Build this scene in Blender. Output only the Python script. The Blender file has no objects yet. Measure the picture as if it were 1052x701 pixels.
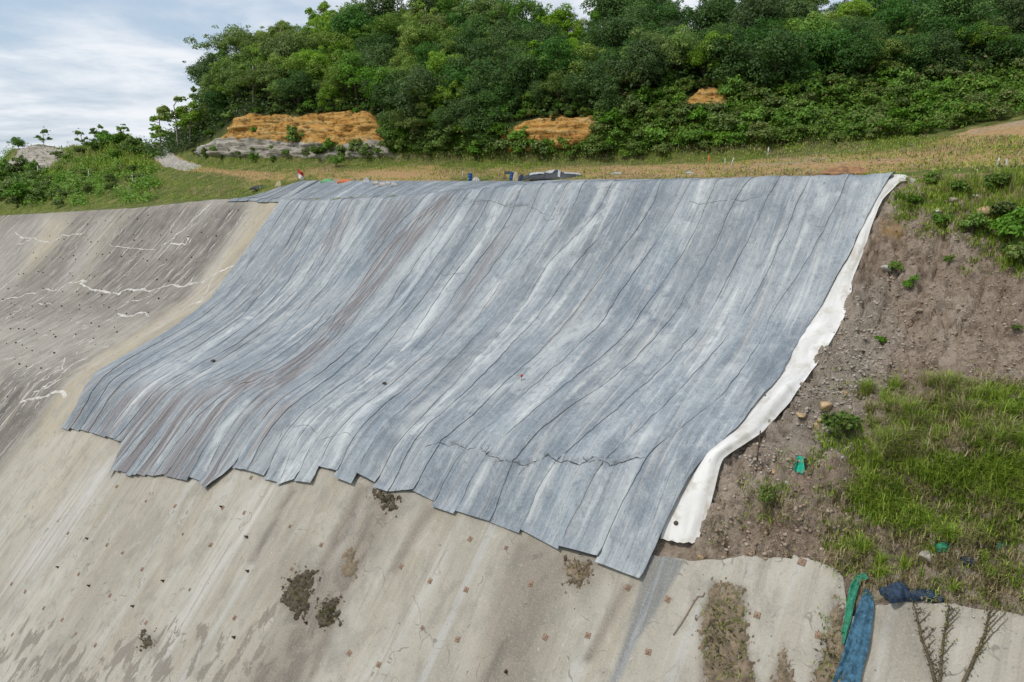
import bpy, math, random
import numpy as np
from mathutils import Vector, Matrix, noise as mnoise
from mathutils.bvhtree import BVHTree

random.seed(7)
RNG = np.random.default_rng(7)
SC = bpy.context.scene
COL = SC.collection

# ------------------------------------------------------------------ camera
PITCH = math.atan((350.5 - 185.0) / 702.0)
cam_data = bpy.data.cameras.new('camera')
cam_data.sensor_width = 36.0
cam_data.lens = 702.0 / 1052.0 * 36.0
cam_data.clip_start = 0.1
cam_data.clip_end = 6000.0
cam = bpy.data.objects.new('camera', cam_data)
cam.rotation_euler = (math.pi / 2 - PITCH, 0, 0)
COL.objects.link(cam)
SC.camera = cam

# ------------------------------------------------------------------ light
SUN_EL, SUN_AZ = math.radians(52), math.radians(-118)      # azimuth from +Y towards +X
sd = Vector((math.cos(SUN_EL) * math.sin(SUN_AZ), math.cos(SUN_EL) * math.cos(SUN_AZ), math.sin(SUN_EL)))
sun = bpy.data.lights.new('sun', 'SUN')
sun.energy = 2.3
sun.angle = math.radians(6)
sun.color = (1.0, 0.955, 0.89)
suno = bpy.data.objects.new('sun', sun)
suno.rotation_euler = sd.to_track_quat('Z', 'Y').to_euler()
COL.objects.link(suno)
SC.view_settings.view_transform = 'Standard'
SC.view_settings.look = 'None'
SC.view_settings.exposure = 0.14
SC.view_settings.gamma = 1.0

world = bpy.data.worlds.new('World')
SC.world = world
world.use_nodes = True


class NT:
    """small helper to write node trees as expressions"""
    def __init__(self, tree):
        self.t = tree
        self.n = tree.nodes
        self.l = tree.links

    def node(self, typ, ins=None, **props):
        nd = self.n.new(typ)
        for k, v in props.items():
            setattr(nd, k, v)
        for k, v in (ins or {}).items():
            self.set(nd.inputs[k], v)
        return nd

    def set(self, sock, v):
        if isinstance(v, bpy.types.NodeSocket):
            self.l.new(v, sock)
        else:
            if sock.type == 'RGBA' and len(v) == 3:
                v = (*v, 1)
            sock.default_value = v

    def m(self, op, a, b=0.0, c=0.0, clamp=False):
        nd = self.n.new('ShaderNodeMath')
        nd.operation = op
        nd.use_clamp = clamp
        for i, v in enumerate((a, b, c)):
            self.set(nd.inputs[i], v)
        return nd.outputs[0]

    def mul(self, a, b): return self.m('MULTIPLY', a, b)
    def add(self, a, b): return self.m('ADD', a, b)

    def ss(self, v, lo, hi, a=0.0, b=1.0):
        nd = self.node('ShaderNodeMapRange', interpolation_type='SMOOTHSTEP')
        for i, x in enumerate((v, lo, hi, a, b)):
            self.set(nd.inputs[i], x)
        return nd.outputs[0]

    def mix(self, f, a, b, mode='MIX'):
        nd = self.node('ShaderNodeMix', data_type='RGBA', blend_type=mode)
        self.set(nd.inputs[0], f)
        self.set(nd.inputs[6], a)
        self.set(nd.inputs[7], b)
        return nd.outputs[2]

    def map(self, vec, scale, loc=(0, 0, 0)):
        nd = self.node('ShaderNodeMapping', {'Vector': vec, 'Scale': scale, 'Location': loc})
        return nd.outputs[0]

    def noise(self, vec, scale=1.0, detail=4.0, rough=0.55, dist=0.0):
        nd = self.node('ShaderNodeTexNoise', {'Vector': vec, 'Scale': scale, 'Detail': detail,
                                              'Roughness': rough, 'Distortion': dist})
        return nd.outputs[0]

    def voro(self, vec, scale=1.0, feature='F1', out=0):
        nd = self.node('ShaderNodeTexVoronoi', {'Vector': vec, 'Scale': scale}, feature=feature)
        return nd.outputs[out]

    def attr(self, name, out='Fac'):
        return self.node('ShaderNodeAttribute', attribute_name=name).outputs[out]

    def obj_co(self): return self.node('ShaderNodeTexCoord').outputs['Object']
    def uv(self): return self.node('ShaderNodeUVMap').outputs[0]
    def orand(self): return self.node('ShaderNodeObjectInfo').outputs['Random']
    def isl(self): return self.node('ShaderNodeNewGeometry').outputs['Random Per Island']


def material(name, fn):
    m = bpy.data.materials.new(name)
    m.use_nodes = True
    m.node_tree.nodes.clear()
    t = NT(m.node_tree)
    r = fn(t)
    rough, bump, spec, trans = r.get('rough', .85), r.get('bump'), r.get('spec', .25), r.get('trans', 0)
    p = t.node('ShaderNodeBsdfPrincipled', {'Base Color': r['col'], 'Roughness': rough, 'Specular IOR Level': spec,
                                            'Metallic': r.get('metal', 0.0)})
    if bump is not None:
        b = t.node('ShaderNodeBump', {'Height': bump, 'Strength': r.get('bs', .5), 'Distance': r.get('bd', .05)})
        t.l.new(b.outputs[0], p.inputs['Normal'])
    sh = p.outputs[0]
    if trans:
        tr = t.node('ShaderNodeBsdfTranslucent', {'Color': r.get('tcol', r['col'])})
        mx = t.node('ShaderNodeMixShader', {0: trans, 1: sh, 2: tr.outputs[0]})
        sh = mx.outputs[0]
    o = t.node('ShaderNodeOutputMaterial')
    t.l.new(sh, o.inputs[0])
    return m


def build_world():
    t = NT(world.node_tree)
    t.n.clear()
    sky = t.node('ShaderNodeTexSky', sky_type='NISHITA', sun_disc=False, sun_elevation=SUN_EL,
                 sun_rotation=SUN_AZ % (2 * math.pi), air_density=1.2, dust_density=2.0)
    d = t.node('ShaderNodeTexCoord').outputs['Generated']
    xyz = t.node('ShaderNodeSeparateXYZ', {0: d})
    h = t.m('MAXIMUM', t.add(xyz.outputs[2], .12), .06)
    cv = t.node('ShaderNodeCombineXYZ', {0: t.m('DIVIDE', xyz.outputs[0], h), 1: t.m('DIVIDE', xyz.outputs[1], h), 2: 0.0}).outputs[0]
    n1 = t.noise(cv, .55, 8, .55, .3)
    n2 = t.noise(t.map(cv, (1.0, 1.0, 1), (4.2, 1.7, 0)), 1.5, 8, .6, .25)
    cover = t.ss(t.add(t.mul(n1, .75), t.mul(n2, .35)), .42, .62)
    shade = t.ss(n2, .3, .72)
    cloud = t.mix(shade, (6.6, 7.1, 7.8), (8.6, 8.8, 9.1))
    clear = t.mix(.6, sky.outputs[0], (5.2, 6.5, 8.2))
    c = t.mix(t.mul(cover, .95), clear, cloud)
    bg = t.node('ShaderNodeBackground', {'Color': c, 'Strength': .1})
    o = t.node('ShaderNodeOutputWorld')
    t.l.new(bg.outputs[0], o.inputs[0])


build_world()

# ------------------------------------------------------------------ geometry of the place
F, CX, CY = 702.0, 526.0, 350.5
CP, SP = math.cos(PITCH), math.sin(PITCH)
AL = math.radians(38.0)
NV = np.array([math.sin(AL), math.cos(AL)])          # horizontal up-slope direction
CV = np.array([math.cos(AL), -math.sin(AL)])         # along the crest
CC = 40.3


def proj(p):
    p = np.asarray(p, float)
    d = p[..., 1] * CP - p[..., 2] * SP
    u = p[..., 1] * SP + p[..., 2] * CP
    return CX + F * p[..., 0] / d, CY - F * u / d


def ray(px, py):
    k = (np.asarray(px, float) - CX) / F
    v = (CY - np.asarray(py, float)) / F
    k, v = np.broadcast_arrays(k, v)
    return np.stack([k, CP + v * SP, -SP + v * CP], -1)


def pl(pts):
    a = np.array(pts, float)
    return lambda x: np.interp(x, a[:, 0], a[:, 1])


def sm(a, b, x):
    q = np.clip((np.asarray(x, float) - a) / (b - a), 0, 1)
    return q * q * (3 - 2 * q)


CREST = pl([(-260, 234), (0, 222), (140, 214), (222, 205), (260, 205), (330, 207), (400, 204), (470, 198), (560, 191), (620, 188),
            (760, 185), (918, 182), (1052, 176), (1350, 165)])
BREAK = pl([(-200, 372), (0, 385), (90, 398), (200, 408), (300, 432), (400, 450), (500, 457), (620, 470), (735, 467), (850, 480),
            (1052, 490), (1400, 500)])
SS = np.arange(-196, 18.01, .5)
TT = np.arange(0, 70.01, .2)


def make_profile():
    zc = np.zeros(len(SS)); pxs = np.zeros(len(SS)); t2s = np.zeros(len(SS))
    tab = np.zeros((len(SS), len(TT)))
    m1, m2, m3 = math.tan(math.radians(45)), math.tan(math.radians(22)), math.tan(math.radians(47))

    def tabfor(t2):
        m = m1 + (m2 - m1) * sm(.15 * t2, .65 * t2, TT) + (m3 - m2) * sm(.91 * t2, 1.09 * t2, TT)
        m = m * sm(-.8, .9, TT)
        return np.concatenate([[0], np.cumsum((m[1:] + m[:-1]) * .1)])
    for i, s in enumerate(SS):
        xy = NV * CC + CV * s
        z = 0.0
        for _ in range(25):
            px, py = proj((xy[0], xy[1], z))
            r = ray(px, CREST(px))
            z = xy[1] / r[1] * r[2]
        zc[i], pxs[i] = z, px
        best = 26
        for t2 in np.arange(4, 45, .25):
            q = xy - NV * t2
            a, b = proj((q[0], q[1], z - np.interp(t2, TT, tabfor(t2))))
            if b > BREAK(a):
                best = t2
                break
        t2s[i] = best
    k = np.ones(9) / 9
    t2s = np.convolve(np.pad(t2s, 4, 'edge'), k, 'valid')
    zc = np.convolve(np.pad(zc, 2, 'edge'), np.ones(5) / 5, 'valid')
    for i in range(len(SS)):
        tab[i] = tabfor(t2s[i])
    return zc, pxs, tab


ZC, CPX, DROP = make_profile()


def slope_z(s, t):
    s = np.clip(s, SS[0], SS[-1] - 1e-6); tt = np.clip(t, 0, TT[-1] - 1e-6)
    i = ((s - SS[0]) / .5).astype(int); fi = (s - SS[0]) / .5 - i
    j = (tt / .2).astype(int); fj = tt / .2 - j
    d = (DROP[i, j] * (1 - fj) + DROP[i, j + 1] * fj) * (1 - fi) + (DROP[i + 1, j] * (1 - fj) + DROP[i + 1, j + 1] * fj) * fi
    return ZC[i] * (1 - fi) + ZC[i + 1] * fi - d


def slope_p(s, t, off=0.0):
    s = np.asarray(s, float); t = np.asarray(t, float)
    s, t = np.broadcast_arrays(s, t)
    xy = NV * (CC - t)[..., None] + CV * s[..., None]
    p = np.concatenate([xy, slope_z(s, t)[..., None]], -1)
    g = (slope_z(s, t + .15) - slope_z(s, np.maximum(t - .15, 0))) / np.where(t < .15, .15 + t, .3)
    n = np.concatenate([NV * g[..., None], np.ones(s.shape + (1,))], -1)
    n /= np.linalg.norm(n, axis=-1, keepdims=True)
    return p + n * np.asarray(off)[..., None] if np.ndim(off) else p + n * off


def slope_st(x, y):
    return x * CV[0] + y * CV[1], CC - (x * NV[0] + y * NV[1])


def slope_hit(px, py):
    """(s, t) where the sight line through a point of the photo meets the slope"""
    d = ray(px, py)
    shp = d.shape[:-1]
    d = d.reshape(-1, 3)
    lo = np.full(len(d), 8.0); hi = np.full(len(d), -1.0)
    prev = lo.copy()
    for lam in 8.0 * 1.0065 ** np.arange(1, 520):
        p = d * lam
        s, t = slope_st(p[:, 0], p[:, 1])
        below = (p[:, 2] < slope_z(s, t)) & (hi < 0) & (t > -1.5)
        hi[below] = lam
        lo[below] = prev[below]
        prev[:] = lam
        if (hi > 0).all():
            break
    hi[hi < 0] = prev[hi < 0]
    for _ in range(22):
        mid = (lo + hi) / 2
        p = d * mid[:, None]
        s, t = slope_st(p[:, 0], p[:, 1])
        b = p[:, 2] < slope_z(s, t)
        hi = np.where(b, mid, hi); lo = np.where(b, lo, mid)
    p = d * hi[:, None]
    s, t = slope_st(p[:, 0], p[:, 1])
    return s.reshape(shp), t.reshape(shp)


# value noise for shaping (vectorised)
def _hash(ix, iy, iz):
    h = (ix * 374761393 + iy * 668265263 + iz * 2147483647 * 3 + 1442695) & 0x7fffffff
    h = ((h ^ (h >> 13)) * 1274126177) & 0x7fffffff
    return ((h ^ (h >> 16)) & 0xffff) / 65535.0


def vn(x, y, seed=0):
    x = np.asarray(x, float); y = np.asarray(y, float)
    ix = np.floor(x).astype(np.int64); iy = np.floor(y).astype(np.int64)
    fx = x - ix; fy = y - iy
    fx = fx * fx * (3 - 2 * fx); fy = fy * fy * (3 - 2 * fy)
    s = np.int64(seed)
    a = _hash(ix, iy, s); b = _hash(ix + 1, iy, s); c = _hash(ix, iy + 1, s); d = _hash(ix + 1, iy + 1, s)
    return (a * (1 - fx) + b * fx) * (1 - fy) + (c * (1 - fx) + d * fx) * fy


def fbm(x, y, seed=0, o=4, g=.5):
    r = 0; a = 1; tot = 0
    for i in range(o):
        r = r + a * vn(x * 2 ** i, y * 2 ** i, seed + i * 17)
        tot += a; a *= g
    return r / tot


def inpoly(px, py, poly, soft=0.0):
    """soft mask: 1 inside the outline, falling to 0 across soft"""
    px = np.asarray(px, float); py = np.asarray(py, float)
    P = np.array(poly, float)
    ins = np.zeros(px.shape, bool)
    dist = np.full(px.shape, 1e9)
    for (x0, y0), (x1, y1) in zip(P, np.roll(P, -1, 0)):
        if y0 != y1:
            c = ((y0 > py) != (y1 > py)) & (px < (x1 - x0) * (py - y0) / (y1 - y0) + x0)
            ins ^= c
        dx, dy = x1 - x0, y1 - y0
        u = np.clip(((px - x0) * dx + (py - y0) * dy) / (dx * dx + dy * dy + 1e-9), 0, 1)
        dist = np.minimum(dist, np.hypot(px - x0 - u * dx, py - y0 - u * dy))
    sd_ = np.where(ins, dist, -dist)
    if soft <= 0:
        return (sd_ > 0).astype(float)
    return sm(-soft, soft, sd_)


# ------------------------------------------------------------------ mesh helpers
def mesh_np(name, v, quads=None, tris=None, smooth=False, uv=None, attrs=None, rimof=None):
    me = bpy.data.meshes.new(name)
    v = np.asarray(v, np.float32).reshape(-1, 3)
    if rimof is not None:
        nr, nc = rimof
        idx = rim(nr, nc); n = nr * nc; k = len(idx); b = len(v)
        ext = np.concatenate([idx, idx + n])
        v = np.concatenate([v, v[ext]])
        side = np.stack([np.arange(k - 1), np.arange(k - 1) + k, np.arange(1, k) + k, np.arange(1, k)], -1) + b
        quads = np.concatenate([np.asarray(quads), side])
        if uv is not None: uv = np.concatenate([uv, np.asarray(uv)[ext]])
        attrs = {a_: np.concatenate([np.ravel(x_), np.ravel(x_)[ext]]) for a_, x_ in (attrs or {}).items()}
    loops = []; starts = []; tot = 0
    parts = []
    if quads is not None and len(quads):
        parts.append((np.asarray(quads, np.int32).reshape(-1, 4), 4))
    if tris is not None and len(tris):
        parts.append((np.asarray(tris, np.int32).reshape(-1, 3), 3))
    for a, k in parts:
        loops.append(a.ravel())
        starts.append(tot + np.arange(len(a), dtype=np.int32) * k)
        tot += a.size
    L = np.concatenate(loops); S = np.concatenate(starts)
    me.vertices.add(len(v)); me.vertices.foreach_set('co', v.ravel())
    me.loops.add(len(L)); me.loops.foreach_set('vertex_index', L)
    me.polygons.add(len(S)); me.polygons.foreach_set('loop_start', S)
    if smooth:
        me.polygons.foreach_set('use_smooth', np.ones(len(S), bool))
    if uv is not None:
        l = me.uv_layers.new(name='UVMap')
        l.data.foreach_set('uv', np.asarray(uv, np.float32)[L].ravel())
    for k, a in (attrs or {}).items():
        at = me.attributes.new(k, 'FLOAT', 'POINT')
        at.data.foreach_set('value', np.asarray(a, np.float32).ravel())
    me.update(calc_edges=True)
    me.validate()
    return me


def link(name, me, mat=None, parent=None, loc=None):
    if mat is not None and not me.materials:
        me.materials.append(mat)
    o = bpy.data.objects.new(name, me)
    COL.objects.link(o)
    if parent is not None:
        o.parent = parent
    if loc is not None:
        o.location = loc
    return o


def empty(name, loc=(0, 0, 0), rz=0.0):
    o = bpy.data.objects.new(name, None)
    o.location = loc
    o.rotation_euler = (0, 0, rz)
    COL.objects.link(o)
    return o


def tag(o, label=None, cat=None, group=None, kind=None):
    if label: o['label'] = label
    if cat: o['category'] = cat
    if group: o['group'] = group
    if kind: o['kind'] = kind
    return o


def grid_quads(nr, nc):
    i = np.arange(nr - 1)[:, None] * nc + np.arange(nc - 1)[None]
    return np.stack([i, i + 1, i + nc + 1, i + nc], -1).reshape(-1, 4)


def slab(top, bottom):
    """closed sheet from two (rows, cols, 3) grids -> verts, quads (the rim has its own vertices)"""
    nr, nc = top.shape[:2]
    n = nr * nc
    q = grid_quads(nr, nc)
    return np.concatenate([top.reshape(-1, 3), bottom.reshape(-1, 3)]), np.concatenate([q[:, ::-1], q + n])


def rim(nr, nc):
    idx = np.concatenate([np.arange(nc), np.arange(1, nr) * nc + nc - 1, (nr - 1) * nc + np.arange(nc - 2, -1, -1),
                          np.arange(nr - 2, -1, -1) * nc])
    return idx


_mesh_raw = None


def tube(pts, rad, k=6):
    """tapered tube along points -> verts, quads"""
    pts = np.asarray(pts, float); n = len(pts)
    rad = np.broadcast_to(np.asarray(rad, float), (n,))
    tg = np.gradient(pts, axis=0)
    tg /= np.linalg.norm(tg, axis=1, keepdims=True) + 1e-9
    ref = np.array([0.31, 0.87, 0.12])
    a = np.cross(tg, ref); a /= np.linalg.norm(a, axis=1, keepdims=True) + 1e-9
    b = np.cross(tg, a)
    th = np.arange(k) / k * 2 * math.pi
    v = pts[:, None] + rad[:, None, None] * (a[:, None] * np.cos(th)[None, :, None] + b[:, None] * np.sin(th)[None, :, None])
    i = np.arange(n - 1)[:, None] * k + np.arange(k)[None]
    j = np.arange(n - 1)[:, None] * k + (np.arange(k)[None] + 1) % k
    q = np.stack([i, j, j + k, i + k], -1).reshape(-1, 4)
    v = np.concatenate([v.reshape(-1, 3), pts[:1], pts[-1:]])
    m = n * k
    t = [(m, (u + 1) % k, u) for u in range(k)] + [(m + 1, (n - 1) * k + u, (n - 1) * k + (u + 1) % k) for u in range(k)]
    return v, q, np.array(t)


class MB:
    def __init__(self):
        self.v = []; self.q = []; self.t = []; self.n = 0
        self.a = {}

    def put(self, v, q=None, t=None, **at):
        v = np.asarray(v, float).reshape(-1, 3)
        self.v.append(v)
        if q is not None and len(q): self.q.append(np.asarray(q) + self.n)
        if t is not None and len(t): self.t.append(np.asarray(t) + self.n)
        for k, x in at.items():
            self.a.setdefault(k, []).append(np.broadcast_to(np.asarray(x, float), (len(v),)))
        self.n += len(v)
        return self

    def mesh(self, name, smooth=False):
        return mesh_np(name, np.concatenate(self.v), np.concatenate(self.q) if self.q else None,
                       np.concatenate(self.t) if self.t else None, smooth, None, {k: np.concatenate(x) for k, x in self.a.items()})


def box(sx, sy, sz, c=(0, 0, 0)):
    v = np.array([(x, y, z) for z in (-.5, .5) for y in (-.5, .5) for x in (-.5, .5)], float) * (sx, sy, sz) + c
    return v, np.array([(0, 2, 3, 1), (4, 5, 7, 6), (0, 1, 5, 4), (2, 6, 7, 3), (0, 4, 6, 2), (1, 3, 7, 5)])


def ico_mesh(sub=1):
    import bmesh
    bm = bmesh.new()
    bmesh.ops.create_icosphere(bm, subdivisions=sub, radius=1)
    v = np.array([x.co[:] for x in bm.verts]); t = np.array([[w.index for w in f.verts] for f in bm.faces])
    bm.free()
    return v, t


ICO1 = ico_mesh(1); ICO2 = ico_mesh(2); ICO3 = ico_mesh(3)

# ------------------------------------------------------------------ materials
def ramp3(t, f, a, b, c):
    return t.mix(t.ss(f, .5, 1.0), t.mix(t.ss(f, 0.0, .5), a, b), c)


def m_fabric(t):
    uv = t.uv(); r = t.orand()
    off = t.node('ShaderNodeCombineXYZ', {0: t.mul(r, 3.0), 1: t.mul(r, 37.0), 2: t.mul(r, 11.)}).outputs[0]
    uvo = t.node('ShaderNodeVectorMath', {0: uv, 1: off}, operation='ADD').outputs[0]
    big = t.noise(t.map(uv, (.16, .13, 1)), 1.0, 4, .6, .6)
    st1 = t.noise(t.map(uv, (.75, .045, 1), (3, 0, 0)), 1.0, 3, .6, .5)
    st2 = t.noise(t.map(uvo, (2.6, .10, 1)), 1.0, 3, .6, .6)
    st3 = t.noise(t.map(uvo, (6.5, .20, 1)), 1.0, 5, .68, .35)
    mot = t.noise(t.map(uv, (1.3, 1.0, 1)), 1.0, 6, .68, .8)
    fine = t.noise(t.map(uv, (14, 11, 1)), 1.0, 4, .75)
    spk = t.noise(t.map(uv, (5.5, 3.6, 1)), 1.0, 5, .72, .3)
    brd = t.noise(t.map(uv, (.50, .085, 1), (5, 2, 0)), 1.0, 6, .62, .9)
    c = ramp3(t, t.ss(big, .30, .70), (.155, .188, .224), (.210, .242, .270), (.268, .296, .314))
    c = t.mix(t.mul(t.ss(brd, .50, .66), .62), c, (.36, .385, .395))
    c = t.mix(t.mul(t.ss(brd, .49, .34), .52), c, (.092, .114, .140))
    c = t.mix(t.mul(t.ss(mot, .48, .70), .50), c, (.37, .395, .405))
    c = t.mix(t.mul(t.ss(mot, .48, .28), .55), c, (.090, .110, .133))
    w = t.m('MAXIMUM', t.mul(t.ss(st1, .53, .68), t.ss(st2, .36, .58, .30, 1)), t.mul(t.ss(st2, .57, .72), .75))
    w = t.mul(w, t.ss(mot, .34, .60, .30, 1.0))
    c = t.mix(t.mul(w, .74), c, (.52, .54, .53))
    dk = t.mul(t.ss(st2, .45, .30), t.ss(st1, .56, .40, .25, 1))
    c = t.mix(t.mul(dk, .55), c, (.10, .118, .135))
    warm = t.mul(t.ss(st2, .50, .66), t.ss(brd, .55, .42))
    c = t.mix(t.mul(warm, .38), c, (.36, .335, .31))
    c = t.mix(t.mul(t.ss(st3, .47, .32), .55), c, (.105, .122, .14))
    c = t.mix(t.mul(t.ss(st3, .54, .70), .42), c, (.46, .485, .485))
    c = t.mix(t.mul(t.ss(spk, .46, .30), .60), c, (.095, .11, .125))
    c = t.mix(t.mul(t.ss(spk, .55, .72), .35), c, (.46, .49, .495))
    # thin broken run lines
    ln = t.noise(t.map(uvo, (5.0, .22, 1), (9, 4, 0)), 1.0, 3, .55, .9)
    lnm = t.mul(t.ss(t.m('ABSOLUTE', t.add(ln, -.5)), .013, .003), t.ss(mot, .44, .56))
    c = t.mix(t.mul(lnm, .6), c, (.07, .08, .095))
    ch = t.attr('chalk')
    c = t.mix(t.mul(t.m('MAXIMUM', ch, 0.0), t.ss(t.add(t.mul(st2, .5), t.mul(mot, .5)), .40, .58, .12, .72)), c, (.50, .525, .52))
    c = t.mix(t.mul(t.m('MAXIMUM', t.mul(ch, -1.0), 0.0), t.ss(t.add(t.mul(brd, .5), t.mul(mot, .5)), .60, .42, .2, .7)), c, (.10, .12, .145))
    br = t.attr('silt')
    c = t.mix(t.m('MULTIPLY', br, t.ss(st2, .40, .54), 0), c, (.150, .138, .142))
    c = t.mix(t.m('MULTIPLY', t.mul(br, .8), t.ss(st3, .50, .66), 0), c, (.36, .34, .33))
    c = t.mix(t.mul(t.ss(fine, .45, .7), .22), c, (.5, .52, .52))
    c = t.mix(t.mul(t.ss(fine, .46, .28), .25), c, (.10, .115, .13))
    v = t.node('ShaderNodeHueSaturation', {'Color': c, 'Value': t.add(t.mul(r, .20), .90), 'Saturation': 1.0}).outputs[0]
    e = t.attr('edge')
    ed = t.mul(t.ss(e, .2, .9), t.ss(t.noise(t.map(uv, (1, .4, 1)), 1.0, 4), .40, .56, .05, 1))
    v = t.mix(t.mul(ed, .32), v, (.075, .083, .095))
    cr = t.attr('crease_shade')
    v = t.mix(t.mul(cr, .7), v, (.06, .065, .075))  # gap shade below each ruck, darkened into the fabric colour
    hgt = t.add(t.mul(st3, .5), t.add(t.mul(fine, .3), t.mul(mot, .5)))
    return dict(col=v, rough=.8, bump=hgt, bs=.75, bd=.09, spec=.25)


def m_concrete(t):
    uv = t.uv()
    big = t.noise(t.map(uv, (.20, .10, 1)), 1, 5, .6, .5)
    mot = t.noise(t.map(uv, (1.2, .8, 1)), 1, 7, .68, .6)
    st1 = t.noise(t.map(uv, (.9, .05, 1)), 1, 4, .6, .6)
    st2 = t.noise(t.map(uv, (4.0, .14, 1)), 1, 4, .62, .5)
    st3 = t.noise(t.map(uv, (1.7, .28, 1), (7, 3, 0)), 1, 6, .66, .8)
    fine = t.noise(t.map(uv, (16, 14, 1)), 1, 4, .75)
    speck = t.noise(t.map(uv, (5, 4, 1)), 1, 3, .7)
    c = ramp3(t, t.ss(big, .3, .7), (.29, .268, .218), (.342, .318, .264), (.392, .370, .318))
    c = t.mix(t.mul(t.ss(st1, .48, .36), .45), c, (.285, .245, .185))
    wm_ = t.noise(t.map(uv, (.6, .45, 1), (3, 6, 0)), 1, 6, .68, .6)
    c = t.mix(t.mul(t.ss(wm_, .50, .34), .55), c, (.225, .212, .180))
    c = t.mix(t.mul(t.ss(wm_, .56, .70), .35), c, (.435, .425, .385))
    c = t.mix(t.mul(t.ss(st1, .54, .68), .6), c, (.40, .40, .39))
    c = t.mix(t.mul(t.ss(st2, .46, .3), .45), c, (.235, .215, .185))
    c = t.mix(t.mul(t.ss(st2, .56, .72), .35), c, (.46, .44, .39))
    c = t.mix(t.mul(t.ss(mot, .50, .32), .6), c, (.225, .205, .175))
    c = t.mix(t.mul(t.ss(mot, .54, .72), .45), c, (.47, .445, .40))
    rust = t.mul(t.ss(st2, .60, .74), t.ss(st3, .50, .66))
    c = t.mix(t.mul(rust, .45), c, (.40, .26, .12))
    # ochre wash
    oc = t.mul(t.attr('ochre'), t.mul(t.ss(st2, .36, .60, .15, 1), t.ss(mot, .36, .62, .3, 1)))
    c = t.mix(t.mul(oc, .85), c, (.385, .315, .20))
    # dark weathering of the upper wall
    dk = t.attr('dark')
    wb = t.noise(t.map(uv, (.34, .035, 1), (11, 0, 0)), 1, 4, .6, .8)
    dm = t.mul(dk, t.ss(t.add(t.mul(wb, .7), t.mul(wm_, .35)), .52, .68, 1.0, .38))
    dm0 = t.mul(dk, t.ss(t.add(t.mul(st1, .5), t.mul(st3, .6)), .50, .68, 1.0, .40))
    dcol = t.mix(t.ss(t.add(t.mul(st2, .35), t.mul(wm_, .65)), .38, .62), (.086, .078, .070), (.175, .158, .138))
    dcol = t.mix(t.mul(t.ss(fine, .35, .7), .35), dcol, (.25, .235, .215))
    dcol = t.mix(t.mul(t.ss(mot, .55, .75), .5), dcol, (.30, .285, .26))
    c = t.mix(t.mul(dk, t.ss(wm_, .40, .60, .85, .45)), c, (.205, .178, .145))
    c = t.mix(t.mul(dk, t.mul(t.ss(wb, .60, .70), .5)), c, (.34, .27, .175))
    c = t.mix(t.mul(dm, .92), c, dcol)
    whs = t.mul(dk, t.mul(t.ss(st3, .60, .70), t.ss(st2, .45, .6)))
    c = t.mix(t.mul(whs, .75), c, (.52, .50, .46))
    wl1 = t.noise(t.map(uv, (1.6, .16, 1), (21, 5, 0)), 1, 5, .66, 1.1)
    c = t.mix(t.mul(dk, t.ss(wl1, .56, .66)), c, (.40, .365, .31))
    c = t.mix(t.mul(t.mul(dk, .8), t.ss(wl1, .45, .36)), c, (.075, .07, .066))
    # bluish cement wash
    c = t.mix(t.mul(t.attr('wash'), t.ss(st2, .34, .6, .55, .95)), c, t.mix(t.ss(st2, .45, .65), (.125, .135, .14), (.25, .26, .265)))
    c = t.mix(t.mul(t.attr('pale'), t.ss(st2, .40, .60, .10, .75)), c, (.47, .455, .43))
    # damp blotches, sharp-edged
    st4 = t.noise(t.map(uv, (1.15, .5, 1), (1, 8, 0)), 1, 6, .66, .2)
    dp = t.mul(t.ss(t.add(st4, t.mul(t.attr('damp'), .22)), .735, .775), t.ss(t.attr('damp'), .05, .3))
    c = t.mix(t.mul(dp, .78), c, (.165, .145, .12))
    dr = t.attr('dirt')
    c = t.mix(t.mul(dr, t.ss(t.add(t.mul(mot, .6), t.mul(st1, .4)), .34, .54, .35, .95)), c, t.mix(t.ss(mot, .40, .58), (.115, .098, .078), (.215, .185, .15)))
    c = t.mix(t.mul(t.ss(speck, .66, .72), .5), c, (.56, .54, .50))
    c = t.mix(t.mul(t.ss(speck, .36, .30), .5), c, (.15, .13, .11))
    c = t.mix(t.mul(t.ss(fine, .45, .7), .30), c, (.48, .46, .42))
    c = t.mix(t.mul(t.ss(fine, .48, .28), .35), c, (.20, .18, .155))
    # hairline cracks
    vor = t.voro(t.map(uv, (.22, .13, 1)), 1, 'DISTANCE_TO_EDGE')
    vv = t.voro(t.node('ShaderNodeVectorMath', {0: t.map(uv, (.25, .2, 1)), 1: t.node('ShaderNodeTexNoise', {'Vector': t.map(uv, (1, 1, 1)), 'Scale': .8}).outputs[1]}, operation='ADD').outputs[0], 1, 'DISTANCE_TO_EDGE')
    ck = t.mul(t.ss(vv, .012, .003), t.ss(mot, .5, .58))
    c = t.mix(t.mul(ck, .6), c, (.12, .11, .10))
    return dict(col=c, rough=.9, bump=t.add(t.add(t.mul(mot, .8), t.mul(fine, .35)), t.mul(speck, .3)), bs=.6, bd=.07, spec=.2)


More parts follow.
